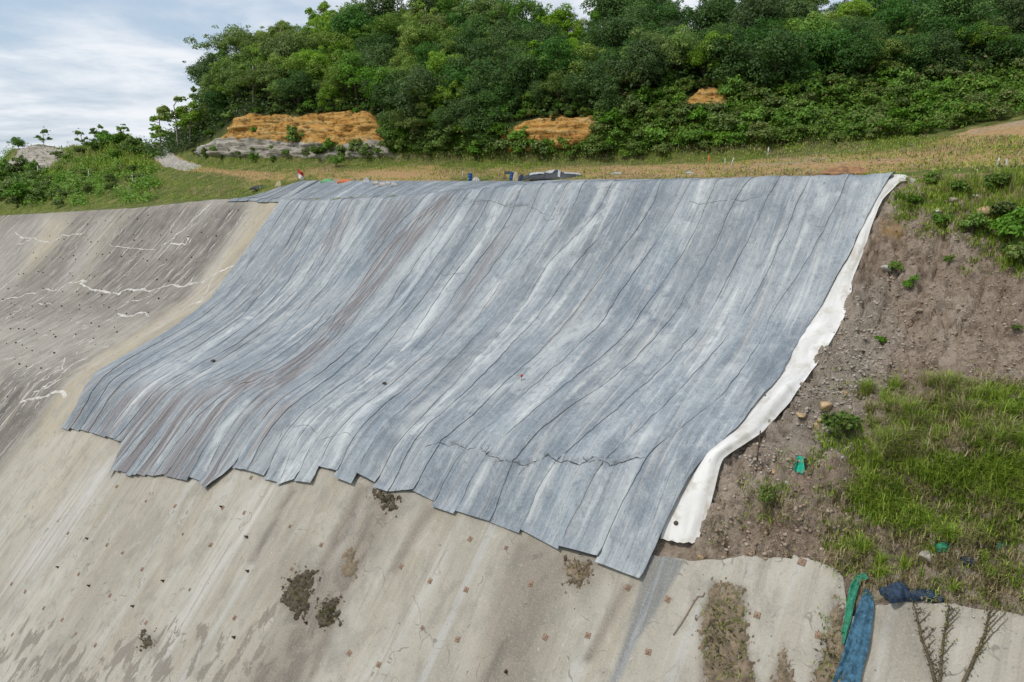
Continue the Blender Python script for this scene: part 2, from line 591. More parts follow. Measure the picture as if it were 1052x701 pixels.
def m_soil(t):
    o = t.obj_co()
    n1 = t.noise(o, .35, 5, .6, .5); n2 = t.noise(o, 1.8, 7, .7, .3); n3 = t.noise(o, 11, 5, .75)
    c = ramp3(t, t.ss(n1, .3, .7), (.36, .278, .212), (.43, .345, .268), (.50, .42, .34))
    c = t.mix(t.mul(t.ss(n2, .52, .36), .6), c, (.15, .11, .082))
    n4 = t.noise(t.map(o, (1, 1, .5)), 4.5, 6, .72, .5)
    c = t.mix(t.mul(t.ss(n4, .47, .33), .55), c, (.11, .075, .052))
    c = t.mix(t.mul(t.ss(n4, .56, .72), .5), c, (.43, .36, .28))
    c = t.mix(t.mul(t.ss(n2, .56, .74), .55), c, (.42, .36, .29))
    c = t.mix(t.mul(t.ss(n3, .55, .75), .45), c, (.40, .36, .31))
    c = t.mix(t.mul(t.ss(n3, .42, .28), .5), c, (.10, .075, .055))
    c = t.mix(t.mul(t.attr('ochre'), t.ss(n2, .35, .6, .3, 1)), c, (.42, .27, .11))
    c = t.mix(t.mul(t.attr('grey'), t.ss(n2, .3, .6, .1, .65)), c, (.36, .325, .28))
    return dict(col=c, rough=.95, bump=t.add(t.add(t.mul(n2, 1.), t.mul(n4, .8)), t.mul(n3, .5)), bs=1.0, bd=.28, spec=.15)


def m_land(t):
    o = t.obj_co()
    n1 = t.noise(o, .16, 5, .6, .4); n2 = t.noise(o, .9, 6, .68, .4); n3 = t.noise(o, 5, 5, .7)
    g = ramp3(t, t.ss(n2, .3, .72), (.060, .088, .025), (.115, .135, .036), (.22, .19, .075))
    b = ramp3(t, t.ss(n3, .3, .7), (.225, .135, .060), (.36, .235, .11), (.44, .32, .18))
    b = t.mix(t.mul(t.ss(n1, .55, .7), .6), b, (.30, .26, .21))
    f = t.ss(t.add(t.attr('bare'), t.mul(t.add(n1, n2), .35)), .68, .92)
    c = t.mix(f, g, b)
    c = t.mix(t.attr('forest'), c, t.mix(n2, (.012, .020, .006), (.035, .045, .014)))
    return dict(col=c, rough=.95, bump=t.add(n2, t.mul(n3, .5)), bs=.8, bd=.3, spec=.1)


def m_cliff(t):
    o = t.obj_co()
    w = t.noise(o, .25, 4, .6)
    st = t.noise(t.map(o, (.25, .25, 2.4)), 1, 5, .65, .7); n2 = t.noise(o, 1.6, 6, .7, .4); n3 = t.noise(o, 6, 4, .7)
    c = ramp3(t, t.ss(st, .3, .7), (.40, .195, .050), (.52, .295, .085), (.55, .385, .165))
    c = t.mix(t.mul(t.ss(n2, .50, .36), .85), c, (.14, .075, .03))
    c = t.mix(t.mul(t.ss(n3, .58, .75), .4), c, (.55, .45, .29))
    gr = t.attr('grey')
    gc = ramp3(t, t.ss(st, .3, .7), (.24, .215, .185), (.38, .35, .30), (.47, .435, .38))
    c = t.mix(t.ss(t.add(gr, t.mul(t.add(n2, -.5), .8)), .4, .6), c, gc)
    return dict(col=c, rough=.95, bump=t.add(st, n2), bs=1., bd=.4, spec=.12)


def m_leaf(lo, mid, hi, old=(.20, .16, .05), oldf=.06, trans=.28):
    def fn(t):
        r = t.isl(); q = t.orand()
        o = t.obj_co()
        cl = t.noise(o, .55, 2, .5)
        f = t.m('ADD', t.mul(r, .55), t.add(t.mul(cl, .55), -.08), clamp=True)
        c = ramp3(t, f, lo, mid, hi)
        c = t.mix(t.m('LESS_THAN', t.m('FRACT', t.mul(r, 17.3)), oldf), c, old)
        c = t.node('ShaderNodeHueSaturation', {'Color': c, 'Hue': t.add(t.mul(q, .035), .488), 'Saturation': t.add(t.mul(q, .25), .85),
                                               'Value': t.add(t.mul(t.m('FRACT', t.mul(q, 7.7)), .5), .8)}).outputs[0]
        return dict(col=c, rough=.55, spec=.3, trans=trans)
    return fn


def m_grass(t):
    r = t.isl()
    dry = t.attr('dry')
    g = ramp3(t, r, (.11, .18, .022), (.25, .365, .045), (.43, .54, .085))
    b = ramp3(t, r, (.16, .13, .065), (.33, .28, .145), (.56, .49, .29))
    c = t.mix(t.m('GREATER_THAN', t.add(dry, t.mul(t.add(t.m('FRACT', t.mul(r, 13.7)), -.5), .55)), .5), g, b)
    return dict(col=c, rough=.6, spec=.2, trans=.42)


def m_plain(col, var=.35, sc=6.0, rough=.85, metal=0.0, bump=.3, spec=.25):
    def fn(t):
        o = t.obj_co()
        n = t.noise(o, sc, 5, .65, .3); n2 = t.noise(o, sc * 5, 3, .7)
        dkc = tuple(x * (1 - var) for x in col); ltc = tuple(min(1, x * (1 + var * .7)) for x in col)
        c = t.mix(t.ss(n, .3, .7), dkc, ltc)
        c = t.mix(t.mul(t.ss(n2, .55, .75), .25), c, tuple(min(1, x * 1.4 + .02) for x in col))
        return dict(col=c, rough=rough, metal=metal, bump=t.add(n, t.mul(n2, .5)), bs=bump, bd=.03, spec=spec)
    return fn


def m_white_cloth(t):
    o = t.obj_co(); uv = t.uv()
    n = t.noise(t.map(uv, (1.2, .35, 1)), 1, 5, .6, .5); n2 = t.noise(o, 9, 4, .7); n3 = t.noise(o, 1.3, 5, .65)
    c = t.mix(t.ss(n, .3, .7), (.50, .495, .475), (.68, .675, .655))
    c = t.mix(t.mul(t.ss(n3, .50, .66), .65), c, (.42, .39, .335))
    n5 = t.noise(t.map(uv, (2.2, .8, 1)), 1, 5, .7, .6)
    c = t.mix(t.mul(t.ss(n5, .56, .68), .45), c, (.33, .29, .235))
    c = t.mix(t.mul(t.ss(n2, .6, .75), .2), c, (.38, .35, .3))
    return dict(col=c, rough=.85, bump=t.add(n, n2), bs=.3, bd=.03)


def m_rock(t):
    o = t.obj_co(); q = t.orand(); r = t.isl()
    n = t.noise(o, 3.5, 6, .68); n2 = t.noise(o, 18, 4, .7)
    k = t.m('FRACT', t.add(q, r))
    c = ramp3(t, k, (.25, .22, .185), (.40, .37, .32), (.36, .31, .24))
    c = t.mix(t.mul(t.ss(n, .5, .3), .6), c, (.16, .13, .10))
    c = t.mix(t.mul(t.ss(n2, .55, .75), .4), c, (.5, .48, .44))
    return dict(col=c, rough=.9, bump=t.add(n, n2), bs=.6, bd=.05)


M = {}
M['fabric'] = material('grey blue fabric', m_fabric)
M['concrete'] = material('sprayed concrete', m_concrete)
M['soil'] = material('bare soil', m_soil)
M['land'] = material('grass and earth', m_land)
M['cliff'] = material('ochre rock', m_cliff)
M['grass'] = material('grass blades', m_grass)
M['white_cloth'] = material('white fabric', m_white_cloth)
M['rock'] = material('rock', m_rock)
M['rust'] = material('rusty steel', m_plain((.26, .18, .13), .4, 12, .9, .0))
M['rust_dark'] = material('dark rusty steel', m_plain((.085, .055, .04), .4, 12, .9))
M['lime'] = material('lime crust', m_plain((.47, .455, .42), .35, 2.5))
M['moss'] = material('dark dirt crust', m_plain((.085, .07, .048), .5, 6, .95, 0, .8))
M['dirt'] = material('brown dirt crust', m_plain((.185, .145, .10), .45, 3, .95, 0, .9))
M['gravel'] = material('path gravel', m_plain((.33, .31, .275), .3, 1.5, .95, 0, .8))
M['white_paint'] = material('weathered white paint', m_plain((.46, .45, .42), .25, 5))
M['orange_paint'] = material('orange paint', m_plain((.55, .17, .04), .25, 5))
M['red_cloth'] = material('red cloth', m_plain((.50, .045, .04), .25, 5))
M['flag_white'] = material('white cloth', m_plain((.70, .68, .66), .1, 5))
M['blue_net'] = material('blue mesh sheet', m_plain((.05, .125, .19), .55, 6, .85))
M['navy'] = material('dark blue sheet', m_plain((.026, .045, .08), .6, 7, .8))
M['green_net'] = material('green mesh sheet', m_plain((.03, .20, .12), .4, 7, .7))
M['mint'] = material('turquoise plastic', m_plain((.02, .36, .24), .2, 7, .6))
M['tarp'] = material('charcoal tarpaulin', m_plain((.045, .05, .055), .45, 2, .65))
M['tarp_light'] = material('pale tarpaulin', m_plain((.36, .38, .40), .25, 2, .65))
M['tan_sheet'] = material('tan sheet', m_plain((.46, .38, .25), .25, 3))
M['blue_plastic'] = material('blue plastic', m_plain((.02, .09, .26), .25, 5, .45))
M['green_plastic'] = material('green plastic', m_plain((.09, .30, .12), .25, 5, .5))
M['orange_cloth'] = material('orange sheet', m_plain((.50, .16, .07), .3, 5))
M['bark'] = material('bark', m_plain((.115, .095, .07), .4, 5, .95, 0, .6))
M['bark_pale'] = material('pale bark', m_plain((.30, .27, .22), .3, 5, .9, 0, .5))
M['stem'] = material('woody stem', m_plain((.10, .08, .05), .4, 8))
M['leaf_bright'] = material('bright leaves', m_leaf((.115, .19, .020), (.22, .335, .034), (.35, .46, .062), oldf=.02))
M['leaf_mid'] = material('mid leaves', m_leaf((.075, .158, .022), (.155, .27, .036), (.26, .375, .056), oldf=.02))
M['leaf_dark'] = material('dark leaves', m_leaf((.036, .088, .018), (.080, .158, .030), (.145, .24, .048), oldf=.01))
M['leaf_olive'] = material('olive leaves', m_leaf((.072, .130, .020), (.15, .225, .034), (.24, .31, .055), oldf=.03))
M['leaf_shrub'] = material('shrub leaves', m_leaf((.060, .120, .013), (.125, .21, .024), (.21, .305, .045), oldf=.03))


def m_under(t):
    c = m_leaf((.028, .062, .011), (.064, .120, .020), (.12, .18, .036))(t)
    return c


M['leaf_under'] = material('undergrowth leaves', m_under)

# ------------------------------------------------------------------ the setting: far ground
def far_ground():
    a = np.linspace(-1, 1, 41)
    g = np.sign(a) * np.abs(a) ** 2.2 * 5000
    X, Y = np.meshgrid(g, g)
    Z = -62 + 6 * (fbm(X / 150, Y / 150, 3) - .5)
    o = link('ground', mesh_np('ground', np.stack([X, Y, Z], -1), grid_quads(41, 41), smooth=True,
                               attrs={'bare': np.full(X.shape, .2), 'forest': np.zeros(X.shape)}), M['land'])
    tag(o, 'distant low grassy ground around the cut slope', kind='structure')


far_ground()

# ------------------------------------------------------------------ land behind the crest
COLS = np.arange(-230, 1331, 5.0)


def zcrest_depth(px):
    return np.interp(px, CPX, (NV * CC)[1] + CV[1] * SS)


def back_land():
    px = COLS
    z0 = zcrest_depth(px)
    rows = []
    def row(y, off):
        Y = z0 + pl(off)(px)
        r = ray(px, pl(y)(px) if not callable(y) else y(px))
        lam = Y / r[:, 1]
        return r * lam[:, None]
    R0 = row(CREST, [(0, 0), (1, 0)]) - np.array([0, 0, .05])
    R1 = row([(-260, 227), (0, 214), (140, 208), (222, 203), (255, 201), (310, 187.5), (420, 187.5), (520, 188.), (600, 186.), (760, 182.5),
              (918, 178), (1052, 163), (1350, 140)], [(-200, 6), (300, 7), (600, 4), (918, 2.5), (1350, 2.5)])
    R2 = row([(-260, 190), (0, 181), (60, 179), (150, 179), (200, 173), (260, 168), (400, 168), (560, 168), (700, 166), (800, 160), (900, 151),
              (970, 144), (1052, 128), (1350, 90)], [(-200, 30), (300, 22), (600, 18), (1052, 13), (1350, 11)])
    R3 = row([(-260, 186), (0, 170), (30, 163), (110, 162), (160, 160), (200, 150), (250, 117), (380, 114), (450, 128), (520, 119), (600, 121),
              (640, 112), (700, 94), (750, 94), (800, 108), (900, 105), (1052, 92), (1350, 60)],
             [(-200, 40), (160, 32), (250, 26), (390, 26), (480, 21.6), (620, 20.2), (665, 23), (1052, 24), (1350, 22)])
    R4 = row([(-260, 172), (0, 167), (15, 153), (40, 150), (75, 152), (110, 148), (130, 140), (152, 154), (162, 157), (178, 137), (205, 114),
              (222, 84), (262, 58), (330, 32), (440, 26), (590, 34), (650, 33), (790, 32), (900, 22), (1052, 16), (1350, 0)],
             [(-200, 60), (0, 48), (150, 45), (200, 52), (330, 60), (600, 56), (800, 56), (1052, 58)])
    R5 = R4 * np.array([1.22, 1.22, 1]) + np.array([0, 0, -14.0])
    R6 = R5 * np.array([1.5, 1.5, 1]) + np.array([0, 0, -45.0])
    R = [R0, R1, R2, R3, R4, R5, R6]
    n = [8, 14, 14, 26, 8, 8]
    out = []; lev = []
    for k in range(6):
        for i in range(n[k]):
            u = i / n[k]
            # Catmull-like smoothing towards the neighbours
            p = R[k] * (1 - u) + R[k + 1] * u
            if k in (2, 3):
                a, b, c, d = R[k - 1], R[k], R[k + 1], R[k + 2]
                cr = .5 * ((2 * b) + (-a + c) * u + (2 * a - 5 * b + 4 * c - d) * u * u + (-a + 3 * b - 3 * c + d) * u ** 3)
                p = p * .6 + cr * .4
            out.append(p); lev.append(k + u)
    out.append(R[6]); lev.append(6)
    P = np.stack(out); L = np.array(lev)[:, None] + np.zeros(len(px))
    amp = np.interp(L, [0, .9, 1.3, 2, 3, 4, 6], [0, .0, .25, .35, .8, 1.2, 3])
    P[..., 2] += amp * (fbm(P[..., 0] / 4, P[..., 1] / 4, 5) - .5) * 1.4
    PX = np.broadcast_to(px, L.shape)
    ax, ay = proj(P)
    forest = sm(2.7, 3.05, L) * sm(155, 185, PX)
    bare = .36 * np.exp(-((L - 1.45) / .55) ** 2) * sm(200, 280, PX) + .12
    bare += .22 * sm(500, 720, PX) * np.exp(-((L - 1.3) / .5) ** 2)
    bare += .75 * inpoly(ax, ay, [(955, 150), (1000, 134), (1110, 116), (1110, 166), (960, 172)], 6)
    bare += .5 * inpoly(ax, ay, [(150, 150), (165, 152), (205, 170), (290, 182), (180, 176), (155, 165)], 5)
    bare += .35 * inpoly(ax, ay, [(10, 165), (55, 150), (58, 160), (35, 172)], 3)
    bare += .3 * inpoly(ax, ay, [(330, 182), (450, 170), (460, 186), (330, 190)], 6)
    bare -= .35 * sm(200, 120, PX) * (L < 2.2)
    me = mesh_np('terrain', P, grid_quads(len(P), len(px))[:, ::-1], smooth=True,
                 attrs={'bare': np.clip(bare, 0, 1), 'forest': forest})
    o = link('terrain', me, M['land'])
    tag(o, 'grass and bare earth ground rising behind the slope crest', kind='structure')
    v = [Vector(x) for x in P.reshape(-1, 3)]
    return P, BVHTree.FromPolygons(v, grid_quads(len(P), len(px)).tolist())


BACK, BVH = back_land()


def back_hit(px, py, off=0.0):
    d = Vector(ray(px, py))
    d.normalize()
    loc, nor, i, dist = BVH.ray_cast(Vector((0, 0, 0)), d)
    if loc is None:
        return None
    if nor.z < 0: nor = -nor
    return np.array(loc + nor * off)


def back_z(x, y):
    h = BVH.ray_cast(Vector((x, y, 300)), Vector((0, 0, -1)))
    return h[0].z if h[0] is not None else None


# ------------------------------------------------------------------ soil slope (base of the cut)
def ytop(px):
    """upper edge of the concrete, as a row of the photo"""
    a = pl([(-120, 30), (292, 30), (300, 46), (320, 100), (360, 200), (440, 300), (560, 350), (650, 380), (676, 388), (700, 392), (730, 393), (770, 388), (830, 390),
            (856, 399), (866, 408), (872, 450), (894, 452), (898, 438), (930, 434), (1000, 440), (1052, 448), (1200, 460)])(px)
    b = CREST(px) + 2.6
    return np.where(np.asarray(px) < 292, b, a + 184.0 + np.where(np.asarray(px) < 660, 0, 0))


def base_slope():
    s = np.arange(-194, 18, 1.0); t = np.concatenate([np.arange(0, 30, 1.0), np.arange(30, 70, 3.0)])
    S, T = np.meshgrid(s, t)
    p = slope_p(S, T, -.35)
    z = np.zeros(S.shape)
    o = link('subsoil', mesh_np('subsoil', p, grid_quads(*S.shape), smooth=True, attrs={'ochre': z, 'grey': z}), M['soil'])
    tag(o, 'earth under the covered and sprayed cut slope', kind='structure')


base_slope()

GRASS_BANK = [(880, 402), (915, 392), (1000, 386), (1110, 386), (1110, 632), (1000, 622), (930, 608), (895, 600), (868, 588), (852, 566), (868, 520), (880, 485), (865, 458), (888, 438)]


def soil_disp(S, T, ax, ay):
    d = .55 * (fbm(S / 2.6, T / 2.6, 21, 5) - .5) + 1.0 * (fbm(S / .7, T / .8, 31, 5, .62) - .5) + .5 * (fbm(S / .17, T / .17, 33, 3, .6) - .5)
    rill = np.abs(fbm(S / 1.1 + .6 * fbm(S / 2, T / 3, 44), T / 4.5, 41, 3) - .5)
    d -= .45 * np.exp(-(rill / .03) ** 2) * inpoly(ax, ay, [(880, 240), (1110, 200), (1110, 400), (880, 400)], 30)
    # lumps and a terrace edge below the white sheet
    cr = np.abs(fbm(S / .9 + .5 * fbm(S / .8, T / .8, 47), T / 1.1, 46, 3) - .5)
    d -= .22 * np.exp(-(cr / .022) ** 2)
    led = fbm(S / 1.3, T / .9, 51, 4)
    d += .95 * (np.floor(led * 6) / 6 + .4 * led - .7) * inpoly(ax, ay, [(725, 470), (870, 460), (870, 580), (700, 575)], 15)
    d += .55 * inpoly(ax, ay, [(832, 483), (858, 478), (868, 498), (850, 508), (828, 500)], 10)
    d += .5 * inpoly(ax, ay, [(955, 395), (1110, 395), (1110, 470), (905, 480), (900, 440)], 40)
    return d


def soil_slope():
    s = np.arange(-13.5, 16.01, .09); t = np.concatenate([np.arange(0, 23.5, .09), np.arange(23.5, 30, .4)])
    S, T = np.meshgrid(s, t)
    p0 = slope_p(S, T)
    ax, ay = proj(p0)
    d = soil_disp(S, T, ax, ay)
    under = sm(-6, 8, ay - ytop(ax)) * (ax > 300)
    edge = pl([(170, 925), (203, 905), (230, 893), (280, 876), (330, 858), (380, 825), (430, 782), (467, 742), (480, 738), (555, 710), (720, 700)])
    cov = sm(10, -4, ax - edge(ay)) * sm(585, 560, ay)
    d = d * (1 - under) * (1 - cov) - .18 * np.maximum(under, cov)
    d *= sm(-.2, 1.2, T)
    p = slope_p(S, T, d)
    p[..., 0] += (1 - under) * (1 - cov) * .10 * (vn(S / .3, T / .3, 61) - .5)
    och = np.clip(.9 * inpoly(ax, ay, [(905, 225), (925, 225), (928, 245), (905, 245)], 6) + .6 * inpoly(ax, ay, [(930, 180), (1110, 160), (1110, 200), (960, 205)], 14), 0, 1)
    gr = inpoly(ax, ay, [(885, 290), (915, 305), (910, 380), (855, 462), (775, 472), (800, 430), (850, 350)], 26)
    o = link('soil_slope', mesh_np('soil_slope', p, grid_quads(*S.shape), smooth=False, attrs={'ochre': och, 'grey': gr}), M['soil'])
    tag(o, 'eroded bare brown soil slope beside the covered part', kind='structure')
    v = [Vector(x) for x in p.reshape(-1, 3)]
    return BVHTree.FromPolygons(v, grid_quads(*S.shape).tolist())


SOIL_BVH = soil_slope()


def soil_hit(px, py, off=0.0):
    d = Vector(ray(px, py)); d.normalize()
    loc, nor, i, dist = SOIL_BVH.ray_cast(Vector((0, 0, 0)), d)
    if loc is None:
        s, t = slope_hit(px, py)
        return slope_p(s, t, off)
    return np.array(loc) + np.array([0, 0, off])


# ------------------------------------------------------------------ concrete
G0 = [(290, 206), (270, 234), (245, 271), (220, 308), (174, 340), (130, 364), (97, 383), (85, 408), (66, 438)]


def concrete():
    px = np.arange(-100, 1120.1, 3.0)
    nrow = 190
    top = ytop(px) + np.where(px > 660, 3.2 * (fbm(px / 14, px * 0, 71, 4) - .5) * 2, 0)
    u = np.linspace(0, 1, nrow) ** 1.0
    PY = top[None] + (770 - top)[None] * u[:, None]
    PX = np.broadcast_to(px, PY.shape)
    S, T = slope_hit(PX, PY)
    S[0] = S[1]; T[0] = np.where(px < 292, .03, T[0])
    T = np.maximum(T, .02)
    d = .05 + .12 * (fbm(S / 1.4, T / 1.9, 81, 4) - .5) + .05 * (fbm(S / .35, T / .4, 82, 4, .6) - .5)
    d += .16 * (fbm(S / 5, T / 9, 83, 3) - .5) * sm(1, 4, T)
    # swells seen on the right-hand part
    d += .10 * inpoly(PX, PY, [(770, 580), (850, 585), (870, 650), (800, 690), (760, 640)], 30)
    COVER = G0 + [(66, 438), (103, 444), (116, 470), (210, 498), (230, 476), (324, 480), (413, 502), (500, 528), (575, 560), (655, 584), (700, 512), (808, 380), (898, 205), (917, 182), (600, 188), (400, 204)]
    d = d * (1 - inpoly(PX, PY, COVER, 3)) - .06 * inpoly(PX, PY, COVER, 3)
    topg = slope_p(S, T, d)
    botg = slope_p(S, T, d - .12)
    v, q = slab(topg, botg)
    near = lambda x: x
    DARK = [(-140, 214), (258, 207), (245, 232), (222, 268), (196, 304), (150, 334), (100, 362), (66, 392), (46, 425), (14, 462), (-20, 505), (-140, 640)]
    dark = inpoly(PX, PY, DARK, 9)
    dark = dark * (1 - .9 * inpoly(PX, PY, [(45, 222), (75, 222), (62, 250), (35, 275), (15, 290), (28, 262)], 8))
    dark = dark * (1 - .6 * inpoly(PX, PY, [(105, 222), (135, 218), (85, 300), (60, 310)], 10))
    dark = dark * (1 - .45 * inpoly(PX, PY, [(-80, 335), (90, 330), (170, 315), (150, 335), (60, 375), (-80, 400)], 12))
    dark = dark * (.74 + .26 * np.maximum(inpoly(PX, PY, [(120, 218), (258, 206), (222, 270), (190, 304), (150, 300), (95, 310), (60, 300)], 14), inpoly(PX, PY, [(-80, 395), (60, 385), (66, 400), (40, 430), (0, 480), (-80, 540)], 14)))
    g0 = [(300, 205)] + G0[1:]
    ochre = inpoly(PX, PY, [(222, 203), (296, 204), (272, 232), (247, 271), (222, 308), (174, 342), (130, 366), (97, 385), (70, 436), (30, 470), (60, 400), (105, 360), (160, 328), (200, 296), (230, 258), (262, 208)], 6) * .75
    ochre = np.maximum(ochre, .85 * inpoly(PX, PY, [(45, 224), (72, 224), (58, 256), (40, 280), (18, 288), (30, 262)], 8))
    ochre = np.maximum(ochre, .5 * inpoly(PX, PY, [(108, 222), (128, 220), (80, 300), (62, 306)], 8))
    ochre = np.maximum(ochre, .6 * inpoly(PX, PY, [(130, 268), (140, 266), (132, 284), (124, 282)], 4))
    ochre = np.maximum(ochre, .45 * inpoly(PX, PY, [(70, 440), (110, 450), (60, 520), (10, 540), (30, 490)], 20))
    wash = inpoly(PX, PY, [(668, 560), (704, 578), (680, 620), (654, 662), (634, 705), (626, 705), (640, 668), (658, 606)], 3)
    pale = inpoly(PX, PY, [(100, 478), (120, 483), (70, 560), (15, 605), (-20, 640), (20, 570)], 9)
    pale = np.maximum(pale, inpoly(PX, PY, [(268, 494), (295, 497), (250, 560), (190, 650), (150, 705), (180, 630), (225, 560)], 8))
    pale = np.maximum(pale, .75 * inpoly(PX, PY, [(455, 555), (478, 530), (450, 600), (415, 650), (385, 700), (368, 700), (420, 620)], 6))
    pale = np.maximum(pale, .5 * inpoly(PX, PY, [(205, 216), (222, 205), (230, 210), (165, 262), (135, 285), (150, 262)], 6))
    pale = np.maximum(pale, .22 * inpoly(PX, PY, [(-60, 335), (60, 320), (140, 328), (120, 352), (50, 382), (-60, 420)], 14))
    pale = np.maximum(pale, .5 * inpoly(PX, PY, [(-10, 240), (40, 222), (58, 226), (10, 300), (-30, 330)], 8))
    pale = np.maximum(pale, .5 * inpoly(PX, PY, [(100, 224), (118, 222), (70, 300), (50, 310)], 6))
    pale = np.maximum(pale, .45 * inpoly(PX, PY, [(250, 224), (262, 222), (215, 295), (170, 335), (150, 345), (195, 305)], 5))
    damp = inpoly(PX, PY, [(-60, 650), (40, 628), (110, 655), (180, 618), (240, 640), (340, 560), (330, 760), (-60, 760)], 26)
    dirt = .95 * inpoly(PX, PY, [(384, 500), (416, 512), (395, 560), (345, 640), (320, 705), (250, 760), (200, 760), (260, 690), (310, 610), (350, 560)], 18)
    for hx, hy, rx, ry in [(307, 606, 24, 34), (339, 630, 17, 22), (397, 512, 20, 14), (595, 588, 22, 20), (151, 660, 14, 14), (358, 582, 15, 20)]:
        dirt = np.maximum(dirt, .9 * np.exp(-((PX - hx) / rx) ** 2 - ((PY - hy) / ry) ** 2))
    for st_ in ([(368, 498), (384, 500), (330, 600), (300, 640), (290, 640), (330, 570)], [(398, 508), (412, 512), (360, 610), (330, 690), (310, 720), (330, 640)], [(560, 575), (575, 580), (540, 640), (505, 705), (490, 705), (525, 635)],
                [(300, 500), (308, 500), (262, 580), (255, 578)], [(440, 520), (448, 522), (408, 590), (400, 588)], [(640, 600), (650, 602), (610, 680), (600, 678)]):
        dirt = np.maximum(dirt, 1.0 * inpoly(PX, PY, st_, 5))
    dirt = np.maximum(dirt, .95 * inpoly(PX, PY, [(530, 552), (600, 572), (572, 620), (545, 705), (520, 760), (470, 760), (500, 680), (505, 610)], 16))
    dirt = np.maximum(dirt, inpoly(PX, PY, [(732, 598), (768, 604), (768, 668), (782, 710), (790, 770), (716, 770), (719, 664), (718, 637)], 6))
    dirt = np.maximum(dirt, inpoly(PX, PY, [(806, 662), (812, 690), (818, 710), (785, 710)], 5))
    dirt = np.maximum(dirt, .9 * inpoly(PX, PY, [(852, 606), (872, 640), (876, 710), (826, 710), (838, 680), (850, 655)], 7))
    dirt = np.maximum(dirt, .55 * inpoly(PX, PY, [(905, 622), (960, 620), (975, 700), (920, 700)], 14))
    A = dict(dark=dark, ochre=ochre, wash=wash, pale=pale, damp=damp, dirt=dirt)
    A = {k: np.concatenate([a.ravel(), a.ravel()]) for k, a in A.items()}
    uv = np.stack([np.concatenate([S.ravel(), S.ravel()]), np.concatenate([T.ravel(), T.ravel()]) * 1.35], -1)
    o = link('concrete_slope', mesh_np('concrete_slope', v, q, smooth=True, uv=uv, attrs=A, rimof=PX.shape), M['concrete'])
    tag(o, 'stained sprayed concrete on the cut slope below and left of the fabric', kind='structure')
    tg = topg.reshape(-1, 3)
    return o, BVHTree.FromPolygons([Vector(x) for x in tg], grid_quads(*PX.shape).tolist())


CONC, CONC_BVH = concrete()


def conc_hit(px, py):
    d = Vector(ray(px, py)); d.normalize()
    loc, nor, i, dist = CONC_BVH.ray_cast(Vector((0, 0, 0)), d)
    if loc is None:
        s, t = slope_hit(px, py)
        p = slope_p(s, t, .06)
        n = slope_p(s, t, 1.06) - p
        return p, n
    if nor.z < 0: nor = -nor
    return np.array(loc), np.array(nor)


# ------------------------------------------------------------------ the fabric cover
GUIDES = [
    (G0, 0),
    ([(350, 207), (334, 254), (311, 294), (260, 345), (205, 377), (165, 398), (140, 430), (99, 480)], 6),
    ([(454, 201), (425, 228), (397, 256), (370, 295), (351, 322), (328, 354), (288, 384), (250, 396), (222, 412), (190, 448), (158, 493)], 9),
    ([(475, 198), (440, 235), (412, 270), (385, 310), (350, 352), (315, 382), (285, 400), (262, 420), (240, 448), (212, 506)], 5),
    ([(520, 195), (511, 217), (494, 248), (463, 288), (440, 325), (397, 377), (343, 414), (312, 440), (298, 468), (290, 496)], 4),
    ([(628, 188), (614, 223), (588, 248), (562, 277), (540, 314), (511, 348), (483, 377), (457, 407), (420, 440), (398, 470), (386, 500)], 5),
    ([(737, 187), (720, 226), (703, 260), (677, 294), (646, 342), (621, 368), (567, 408), (528, 443), (500, 466), (482, 500), (470, 526)], 4),
    ([(770, 185.5), (753, 208), (740, 245), (714, 288), (690, 331), (650, 377), (613, 405), (563, 440), (531, 468), (517, 497), (506, 535)], 1),
    ([(800, 185), (788, 206), (774, 243), (745, 291), (731, 320), (686, 377), (655, 403), (614, 440), (586, 463), (568, 477), (548, 517), (535, 549)], 1),
    ([(832, 184.5), (817, 211), (802, 251), (782, 291), (763, 325), (732, 366), (695, 405), (660, 440), (625, 466), (612, 486), (591, 531), (575, 568)], 1),
    ([(872, 184), (842, 248), (820, 285), (791, 328), (775, 363), (747, 403), (711, 434), (671, 460), (654, 497), (631, 540), (615, 579)], 1),
    ([(917, 182), (898, 203), (888, 228), (879, 254), (862, 280), (840, 319), (808, 378), (787, 405), (755, 443), (722, 468), (697, 511), (658, 594)], 1),
]
BOTTOM = pl([(60, 437), (66, 438), (103, 446), (114, 447), (114.5, 478), (123, 484), (150, 491), (158, 493), (162, 487), (183, 491), (197, 493), (212, 506), (229, 481),
             (252, 485), (274, 492), (295, 497), (298, 491), (324, 494.5), (327, 482.5), (344, 487), (360, 493), (362, 488), (388, 501), (413, 510), (416, 503), (440, 516),
             (470, 526), (500, 535), (507, 535.5), (536, 547), (575, 568), (615, 578), (658, 594)])


